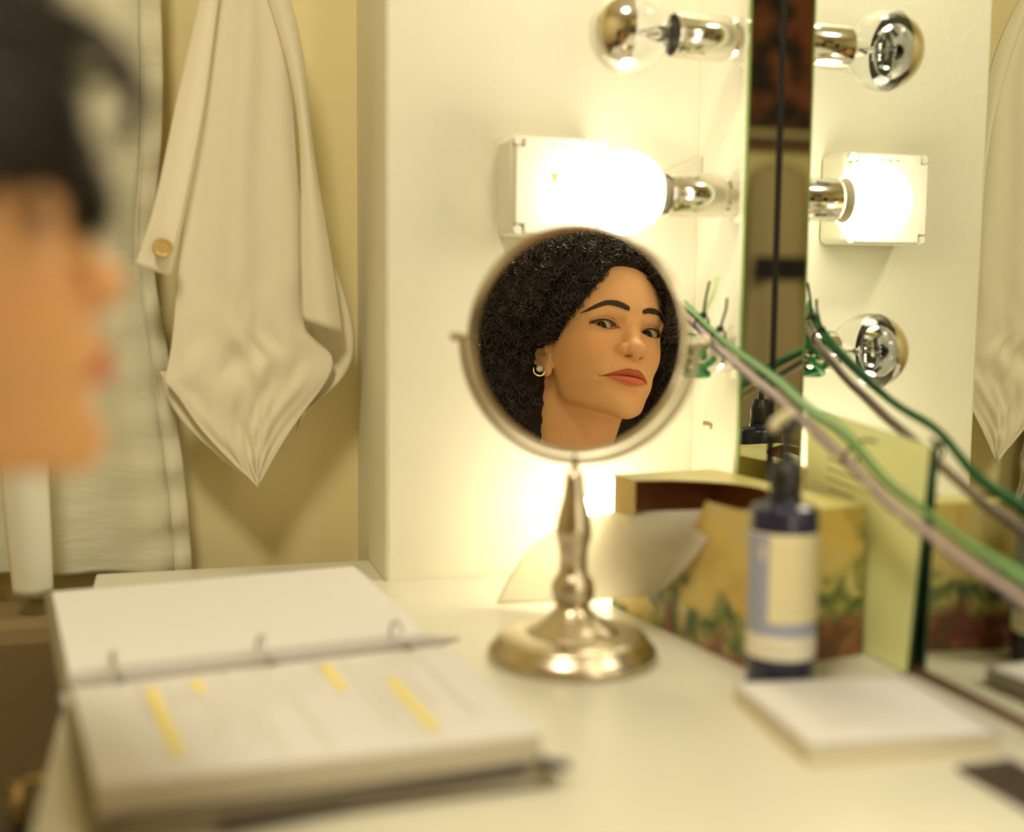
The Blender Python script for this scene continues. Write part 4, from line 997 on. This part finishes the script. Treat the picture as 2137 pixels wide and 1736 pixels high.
# hands join the same body mesh
def arm_joint(p): return w2h(p)
HANDS = []
def hand_sdf(wr, mid, across, up_):
    """wrist, direction of the fingers, direction from little finger to thumb, back of the hand (head millimetres)"""
    parts = [(wr-mid*25, wr+mid*8, 25, 24), (wr+mid*5+across*8, wr+mid*62+across*22, 17, 13), (wr+mid*5-across*6, wr+mid*58-across*22, 17, 13)]
    for k, (o, ln) in enumerate(((27, 70), (9, 78), (-9, 73), (-26, 56))):
        a = wr+mid*66+across*o; b_ = a+mid*ln*.5-up_*6; c = b_+mid*ln*.42-up_*16
        parts += [(a-mid*10, b_, 9.5, 8.6), (b_, c, 8.6, 7.0)]
    a = wr+mid*18+across*24; parts += [(a, a+mid*30+across*26-up_*4, 11.5, 10), (a+mid*30+across*26-up_*4, a+mid*56+across*32-up_*10, 10, 8)]
    return parts
def cones_sdf(parts, k):
    def f(P):
        r = cone(P, *parts[0])
        for q in parts[1:]: r = smin(r, cone(P, *q), k)
        return r
    return f
KN = [room(.50, .52, .50), room(.50, .84, .50)]; PEL = room(.98, .68, .46)
def hpt(*q): return w2h(room(*q))
SH_L, SH_R = np.array((168., -182, -262)), np.array((-168., -182, -262))
EL_L, EL_R = hpt(.83, .40, .60), hpt(.86, .98, .60)
WR_L, WR_R = hpt(.70, .56, .625), hpt(.70, .82, .60)
def nrm(v): v = np.asarray(v, float); return v/np.linalg.norm(v)
up_h = nrm(w2h(HT+VZ)-w2h(HT)); fw_h = nrm(w2h(HT-VN)-w2h(HT)); lf_h = nrm(w2h(HT-VT)-w2h(HT))
hp = []
for wr, sgn in ((WR_L, 1), (WR_R, -1)):
    md = nrm(fw_h-up_h*.25-lf_h*sgn*.35); ac = nrm(np.cross(up_h, md)); ac = ac if ac@lf_h*sgn < 0 else -ac
    hp.append(hand_sdf(wr, md, ac, up_h))
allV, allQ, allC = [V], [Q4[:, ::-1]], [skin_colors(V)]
off_ = len(V)
for parts in hp:
    pts = np.array([q[0] for q in parts]+[q[1] for q in parts]); lo = pts.min(0)-30; hi = pts.max(0)+30
    g = [np.arange(lo[i], hi[i], 4.0).astype(np.float32) for i in range(3)]; fn = cones_sdf(parts, 5.0)
    v_, q_ = surface_nets(eval_grid(fn, *g), *g); v_ = project(fn, v_)
    allV.append(v_); allQ.append(q_[:, ::-1]+off_); allC.append(np.repeat(np.array([[.60, .32, .14]]), len(v_), 0)); off_ += len(v_)
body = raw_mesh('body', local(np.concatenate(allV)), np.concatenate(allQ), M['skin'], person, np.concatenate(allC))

# ---- eyes looking at the camera by way of the round mirror
cam_img = CAM-2*((CAM-VM_C)@VM_N)*VM_N
M['sclera'] = mat('eye_white', (.42, .33, .21), .15); M['iris'] = mat('iris_brown', (.032, .013, .006), .1); M['iris'].node_tree.nodes['Principled BSDF'].inputs['Specular IOR Level'].default_value = .12; M['pupil'] = mat('pupil', (.004, .003, .003), .05)
for s_ in (1, -1):
    c = h2w((s_*EYE_X, EYE_D, EYE_Z)); g = nrm(cam_img-c)
    prof = []; ths = np.r_[np.linspace(0, .185, 4), np.linspace(.20, .565, 8), np.linspace(.58, math.pi, 26)]
    Rm = EYE_R*HS; b = MB(); e1 = nrm(np.cross(g, VZ)); e2 = np.cross(g, e1); n = 40; rings = []
    for th in ths: rings.append([c-PO*0+g*math.cos(th)*Rm*(1+.035*max(0, 1-(th/.5)**2))+(e1*math.cos(a)+e2*math.sin(a))*max(math.sin(th), 1e-4)*Rm for a in np.linspace(0, 2*math.pi, n, endpoint=False)])
    for i in range(len(ths)-1):
        m_ = M['pupil'] if ths[i+1] <= .19 else M['iris'] if ths[i+1] <= .57 else M['sclera']
        b.add(rings[i]+rings[i+1], [(k, (k+1) % n, n+(k+1) % n, n+k) for k in range(n)], m_)
    bm_v = b.v; o = b.build('eyeball', person)
    bm = bmesh.new(); bm.from_mesh(o.data); bmesh.ops.remove_doubles(bm, verts=bm.verts, dist=1e-6); bm.to_mesh(o.data); bm.free()

# ---- hair strokes of brows and lashes
M['hair'] = mat('dark_hair', (.036, .024, .017), .38)
M['brow'] = mat('brow_hair', (.060, .036, .019), .75)
def tubes(paths, radii, m, name, parent, sides=3):
    """paths (n,k,3) in head millimetres, radii (n,k)"""
    n, k, _ = paths.shape
    tg = np.gradient(paths, axis=1); tg /= np.linalg.norm(tg, axis=2, keepdims=True)+1e-9
    ref = np.array([.31, .52, .79]); e1 = np.cross(tg, ref); e1 /= np.linalg.norm(e1, axis=2, keepdims=True)+1e-9; e2 = np.cross(tg, e1)
    ang = np.arange(sides)*2*math.pi/sides
    ring = e1[:, :, None]*np.cos(ang)[None, None, :, None]+e2[:, :, None]*np.sin(ang)[None, None, :, None]
    Vt = (paths[:, :, None]+ring*radii[:, :, None, None]).reshape(-1, 3)
    i = np.arange(n)[:, None, None]*k*sides; j = np.arange(k-1)[None, :, None]*sides; s = np.arange(sides)[None, None]
    s2 = (s+1) % sides; Qt = np.stack(np.broadcast_arrays(i+j+s, i+j+s2, i+j+sides+s2, i+j+sides+s), -1).reshape(-1, 4)
    return raw_mesh(name, local(Vt), Qt, m, parent)
def drop_to_skin(P, lift=.35):
    P = np.array(P, np.float32); P[:, 1] = 5
    for _ in range(60):
        f = sdf_head(P)-lift; P[:, 1] -= np.clip(f*.8, -3, 3)
    return P
for s_ in (1, -1):
    n = 760; t_ = rng.random(n)**.9; ax = 9.5+43*t_; bz, _ = brow_curve(ax); off = rng.uniform(-1, 1, n)*brow_half(t_)
    K = 5; ln = np.interp(t_, [0, .2, 1], [5.5, 7.0, 6.0]); dirz = np.interp(t_, [0, .25, .6, 1], [.95, .45, .12, -.25])-off*.10; dirx = np.interp(t_, [0, .25, 1], [.35, .9, 1])
    tt = np.linspace(0, 1, K); X = ax[:, None]+(ln*dirx)[:, None]*tt-1.5; Zc = (bz+off*.75)[:, None]+(ln*dirz)[:, None]*tt*.6-.2
    P = np.stack([X*s_, np.zeros_like(X), Zc], -1).reshape(-1, 3); P = drop_to_skin(P).reshape(n, K, 3)
    P[:, :, 1] += .35*np.sin(math.pi*tt)[None]
    tubes(P, np.broadcast_to(np.array([.12, .145, .13, .09, .03]), (n, K)), M['brow'], 'eyebrow', person)
    n = 46; t_ = np.linspace(-.85, 1.02, n); zu, zl = lid_curves(t_); K = 6; tt = np.linspace(0, 1, K)
    P0 = np.stack([s_*(EYE_X+15*t_), np.full(n, 0.), zu+.25+EYE_Z], 1); P0 = drop_to_skin(P0, .0)
    ln = np.interp(t_, [-.9, 0, .6, 1], [2.2, 3.4, 3.8, 3.2])*rng.uniform(.75, 1.1, n)
    dx = s_*np.interp(t_, [-1, 0, 1], [-.25, .1, .75]); P = np.stack([P0[:, None, 0]+(dx*ln)[:, None]*tt, P0[:, None, 1]+ln[:, None]*(.85*tt-.15*tt**2), P0[:, None, 2]+ln[:, None]*(-.12*tt+.62*tt**2)], -1)
    tubes(P, np.broadcast_to(np.array([.20, .19, .16, .12, .08, .03]), (n, K)), M['pupil'], 'eyelash', person)

# ---- hair: a dense inner mass and the curls growing from it
ZC = [-190, -140, -60, -20, 0, 20, 45, 70, 90, 170]; DC = [-128, -122, -116, -108, -84, -60, -40, -22, -14, -14]
def lumps(P, s, a): return a*(np.sin(P[:, 0]*s+1.3)*np.sin(P[:, 1]*s*1.1+.4)*np.sin(P[:, 2]*s*.93+2.1))
def sdf_hair(P):
    f = ellip(P, (0, -112, 22), (150, 122, 122))
    f = smin(f, ellip(P, (0, -150, -85), (140, 78, 105)), 30)
    f = f+lumps(P, .19, 4.0)+lumps(P, .41, 2.0)
    cut = P[:, 1]-np.interp(P[:, 2], ZC, DC)-lumps(P, .33, 3.0)
    f = smax(f, cut*.85, 9)
    return f
xs = steps(-172, 4, 172); ds = steps(-252, 4, 12); zs = steps(-215, 4, 168)
Vh, Qh = surface_nets(eval_grid(sdf_hair, xs, ds, zs), xs, ds, zs)
M['hair_mass'] = mat('hair_mass', (.028, .019, .015), .95); M['hair_mass'].node_tree.nodes['Principled BSDF'].inputs['Specular IOR Level'].default_value = .1
hair = raw_mesh('hair', local(Vh), Qh[:, ::-1], M['hair_mass'], person)
def curls(roots, dirs, length, rc, pitch, grav, K, thick, lag=.25):
    n = len(roots); t = np.linspace(0, 1, K)[None, :, None]
    L = length[:, None, None]; d = dirs[:, None, :]
    P = roots[:, None, :]+d*L*t*(1-.15*t)
    P = P+np.array([0, 0, -1.0])*(grav[:, None, None]*L*t*t)
    tg = np.gradient(P, axis=1); tg /= np.linalg.norm(tg, axis=2, keepdims=True)
    ref = rng.normal(size=(n, 1, 3)); e1 = np.cross(tg, ref); e1 /= np.linalg.norm(e1, axis=2, keepdims=True); e2 = np.cross(tg, e1)
    ph = rng.uniform(0, 6.28, n)[:, None, None]+2*math.pi*L*t/pitch[:, None, None]
    r = rc[:, None, None]*np.clip(t/lag, 0, 1)*(1-.25*t)
    P = P+e1*r*np.cos(ph)+e2*r*np.sin(ph)
    rad = thick[:, None]*np.clip((1.02-t[..., 0])/.25, .12, 1)
    return P, np.broadcast_to(rad, (n, K))
tri = Vh[Qh]; nr_ = np.cross(tri[:, 1]-tri[:, 0], tri[:, 2]-tri[:, 0]); nr_ /= np.linalg.norm(nr_, axis=1)[:, None]+1e-9; cen = tri.mean(1)
out_ = cen-np.array([0, -105, 0]); sg = np.sign((nr_*out_).sum(1)).mean(); nr_ *= np.sign(sg)
ok = np.where((cen[:, 1] < np.interp(cen[:, 2], ZC, DC)+6) & (sdf_head(cen.astype(np.float32)) > -3))[0]
N1 = 7500; pick = rng.choice(ok, N1); root = cen[pick]-nr_[pick]*3; dr = nr_[pick]*.8+rng.normal(size=(N1, 3))*.55; dr /= np.linalg.norm(dr, axis=1)[:, None]
# front-facing strands are combed back so that the face stays clear
P1, R1 = curls(root, dr, rng.uniform(18, 42, N1), rng.uniform(2.2, 5.2, N1), rng.uniform(9, 16, N1), rng.uniform(.0, .35, N1), 34, rng.uniform(.35, .75, N1))
# hairline strands rooted on the scalp
axh, dh = np.abs(V[:, 0]), V[:, 1]; th_ = np.arctan2(axh, dh-AX); okr = np.where((V[:, 2] > zline(th_)+rng.uniform(-1.5, 3, len(V))) & (V[:, 2] < zline(th_)+40) & (th_ < 1.75) & (V[:, 2] > -30))[0]
N2 = 3200; pk = rng.choice(okr, N2); rt = V[pk].astype(float)
e_ = .6; gn = np.stack([sdf_head((rt+np.eye(3)[i]*e_).astype(np.float32))-sdf_head((rt-np.eye(3)[i]*e_).astype(np.float32)) for i in range(3)], 1); gn /= np.linalg.norm(gn, axis=1)[:, None]
side_ = np.stack([np.sign(rt[:, 0])*np.ones(N2), np.zeros(N2), np.zeros(N2)], 1)
thr = np.arctan2(np.abs(rt[:, 0]), rt[:, 1]-AX); topness = np.clip(1-thr/.7, 0, 1)[:, None]
dr = gn*.85+np.array([0, -.05, .35])*topness+(side_*.35+np.array([0, -.45, .05]))*(1-topness)+rng.normal(size=(N2, 3))*.33; dr /= np.linalg.norm(dr, axis=1)[:, None]
P2, R2 = curls(rt-gn*1.0, dr, rng.uniform(16, 44, N2), rng.uniform(1.8, 4.6, N2), rng.uniform(8, 14, N2), rng.uniform(.0, .3, N2), 34, rng.uniform(.3, .6, N2))
def clear_of_face(P, slack):
    q = P.reshape(-1, 3); th = np.arctan2(np.abs(q[:, 0]), q[:, 1]-AX); bad = (th < 1.22) & (q[:, 2] < zline(th)-slack) & (q[:, 1] > -75)
    ear = (np.abs(q[:, 0]) > 60) & (np.abs(q[:, 0]) < 86) & (q[:, 2] < -22) & (q[:, 2] > -62) & (q[:, 1] > -112)
    nape = (np.abs(q[:, 0]) < 72) & (q[:, 2] < -60) & (q[:, 1] > -112)
    return (bad | ear | nape).reshape(P.shape[:2]).sum(1)
k1 = clear_of_face(P1, 2) < 1; k2 = clear_of_face(P2, 4) < 3
tubes(P1[k1], R1[k1], M['hair'], 'curl', hair); tubes(P2[k2], R2[k2], M['hair'], 'hairline_curl', hair)
# loose curls: over the right temple and springing forward above the forehead
LC = []
def lock(pts, rc, pitch, n, spread, th=.5, K=60):
    c = smooth_path(pts, K); L = np.linalg.norm(np.diff(c, axis=0), axis=1).sum(); s = np.linspace(0, 1, K)
    tg = np.gradient(c, axis=0); tg /= np.linalg.norm(tg, axis=1)[:, None]; e1 = np.cross(tg, nrm(rng.normal(size=3))); e1 /= np.linalg.norm(e1, axis=1)[:, None]; e2 = np.cross(tg, e1)
    p0 = rng.uniform(0, 6.28); Ps = []
    for k in range(n):
        ph = p0+rng.normal()*.25+2*math.pi*L*s/(pitch*rng.uniform(.93, 1.07)); r = rc*rng.uniform(.75, 1.25)*np.clip(s/.15, 0, 1)
        Ps.append(c+(e1*np.cos(ph)[:, None]+e2*np.sin(ph)[:, None])*r[:, None]+rng.normal(size=3)*spread*np.clip(.3+s, 0, 1)[:, None])
    LC.append((np.array(Ps), np.broadcast_to(th*np.clip((1.02-s)/.2, .15, 1), (n, K))))
lock([(-40, -16, 70), (-43, 8, 71), (-45, 22, 63), (-46, 26, 51), (-45, 21, 43)], 1.6, 14, 46, 2.2)
lock([(-45, -22, 54), (-50, 8, 52), (-51, 29, 41), (-49, 25, 31), (-47, 13, 27)], 2.0, 13, 20, 2.4, .42)
lock([(-30, -16, 77), (-36, 2, 82), (-40, 8, 74), (-44, 4, 66)], 3.0, 15, 40, 2.6)
lock([(-44, -26, 68), (-50, -2, 72), (-52, 11, 66), (-52, 10, 54)], 3.5, 15, 40, 2.6)
for z_ in (66, 58, 50, 42, 34, 26, 19):
    q_ = rng.normal(size=6)*2.2
    lock([(-55+.06*z_, -44+.25*z_, z_), (-58, -22+.2*z_+q_[0], z_+2+q_[1]), (-54, -2+q_[2], z_-5+q_[3]), (-50, 3+q_[4], z_-14), (-49, 1, z_-22+q_[5])], 3.6, 13, 40, 2.6)
for d_ in (4, 0, -4):
    lock([(-57, -30, 30), (-57, -12+d_, 24), (-52, 2+d_, 14), (-51, 4+d_, 2), (-50, 1+d_, -10)], 3.0, 12, 30, 2.2)
for s_ in (1, -1):
    for d_ in (-66, -76, -86, -96):
        lock([(s_*64, d_+8, 22), (s_*75, d_+2, 12), (s_*79, d_-6, -4), (s_*78, d_-10, -17-.12*(d_+66))], 3.6, 13, 34, 3.2)
for z_, x_ in ((74, -26), (70, -34), (62, -40), (54, -45)):
    lock([(x_+4, -22, z_+6), (x_, -8, z_+4), (x_-1, -3-.12*abs(x_), z_-5), (x_-3, -8-.16*abs(x_), z_-13)], 3.0, 11, 26, 2.4, .42)
for k in range(-13, 14):
    a_ = k*math.radians(4.6); z0_ = float(zline(abs(a_)))+3; r0_ = float(base_r(np.array([abs(a_)]), np.array([z0_]))[0]); dx_, dd_ = math.sin(a_), math.cos(a_)
    for q_ in range(2):
        j_ = rng.normal(size=3)*2.0; o_ = rng.uniform(2, 6); dn_ = rng.uniform(3, 10)
        lock([(dx_*(r0_-1)+j_[0], AX+dd_*(r0_-1), z0_+4), (dx_*(r0_+o_)+j_[0], AX+dd_*(r0_+o_), z0_+3+j_[1]), (dx_*(r0_+o_*.8)+j_[0]*1.6, AX+dd_*(r0_+o_*.8), z0_-dn_*.5), (dx_*(r0_+1.5)+j_[0]*2, AX+dd_*(r0_+1.5), z0_-dn_)], rng.uniform(1.6, 3.0), rng.uniform(7, 11), 4, 1.2, .2, 44)
lock([(-43, -20, 48), (-40, -6, 44), (-36, -3, 36), (-38, -5, 29), (-42, -7, 32), (-41, -6, 37)], .6, 16, 5, .7, .3)
for PL, RL in LC: tubes(PL, RL, M['hair'], 'loose_curl', hair, 4)

# ---- earrings
M['gold'] = mat('gold', (.75, .55, .22), .2, 1.0); M['opal'] = mat('opal_stone', (.55, .60, .50), .2)
for s_ in (1,):
    lc = np.array((s_*79.0, -92.0, -49.0)); lw = h2w(lc); ex = nrm(HR[:, 0]*s_-HR[:, 1]*.45); ez = HR[:, 2]; ey = nrm(np.cross(ez, ex))*1.0
    b = MB(); b.tube([lw+(ex*math.cos(a)+ez*math.sin(a))*0.0076 for a in np.linspace(-math.pi*1.02, .35, 30)], np.r_[np.linspace(.0006, .0013, 15), np.linspace(.0013, .0009, 15)], M['gold'], 10)
    o = b.build('earring', person)
    pw = lw+ez*.0014
    b = MB(); a0 = nrm(HR[:, 1]+HR[:, 0]*s_*.45); b.lathe(pw, a0, [(-.001, .0036), (.0010, .0042), (.0022, .0036), (.0029, .0018), (.0030, .0001)], M['opal'], 20, cap=False); b.build('stone', o)

# ---- clothes and stool
P_h = lambda w_: w2h(w_)
pel = P_h(PEL); hipL, hipR = P_h(room(.97, .59, .46)), P_h(room(.97, .77, .46)); knL, knR = P_h(room(.52, .52, .50)), P_h(room(.52, .84, .50)); anL, anR = P_h(room(.60, .52, .10)), P_h(room(.60, .84, .10))
top_parts = [(np.array((0., -170, -245)), SH_L*np.array((.95, 1, 1)), 68, 62), (np.array((0., -170, -245)), SH_R*np.array((.95, 1, 1)), 68, 62), (np.array((45., -195, -290)), pel+lf_h*40, 96, 108), (np.array((-45., -195, -290)), pel-lf_h*40, 96, 108),
             (SH_L, EL_L, 56, 47), (EL_L, WR_L-nrm(WR_L-EL_L)*12, 46, 34), (SH_R, EL_R, 56, 47), (EL_R, WR_R-nrm(WR_R-EL_R)*12, 46, 34)]
f_top = cones_sdf(top_parts, 22)
def f_top_cut(P): return smax(f_top(P), P[:, 2]+205-.25*(P[:, 1]+155), 6)
pts = np.array([q[0] for q in top_parts]+[q[1] for q in top_parts]); lo = pts.min(0)-130; hi = pts.max(0)+130
g = [np.arange(lo[i], hi[i], 9.0).astype(np.float32) for i in range(3)]
v_, q_ = surface_nets(eval_grid(f_top_cut, *g), *g); v_ = project(f_top_cut, v_, 2, 4)
raw_mesh('dark_top', local(v_), q_[:, ::-1], M['dark_cloth'], person)
leg_parts = [(hipL, knL, 88, 62), (knL, anL, 60, 44), (hipR, knR, 88, 62), (knR, anR, 60, 44), (hipL, hipR, 100, 100)]
f_leg = cones_sdf(leg_parts, 22); pts = np.array([q[0] for q in leg_parts]+[q[1] for q in leg_parts]); lo = pts.min(0)-120; hi = pts.max(0)+120
g = [np.arange(lo[i], hi[i], 10.0).astype(np.float32) for i in range(3)]
v_, q_ = surface_nets(eval_grid(f_leg, *g), *g); v_ = project(f_leg, v_, 2, 4); raw_mesh('trousers', local(v_), q_[:, ::-1], M['trousers'], person)
for w_ in (.52, .84):
    b = MB(); b.tube([room(.66, w_, .045), room(.60, w_, .05), room(.52, w_, .04), room(.43, w_, .028), room(.40, w_, .025)], [.036, .045, .045, .036, .02], M['black'], 18, flat=.9); o = b.build('shoe', person)
t = thing('stool', 'round dark stool under the seated person', 'stool', room(.98, .68, 0))
b = MB(); b.lathe(room(.98, .68, 0), VZ, [(.30, .17), (.31, .18), (.335, .18), (.345, .17), (.345, .001)], M['wood'], 40); b.build('seat', t)
for k in range(4):
    a = k*math.pi/2+.4; b = MB(); b.tube([room(.98+.12*math.cos(a), .68+.12*math.sin(a), .30), room(.98+.16*math.cos(a), .68+.16*math.sin(a), 0.0)], .014, M['wood'], 10); b.build('leg', t)
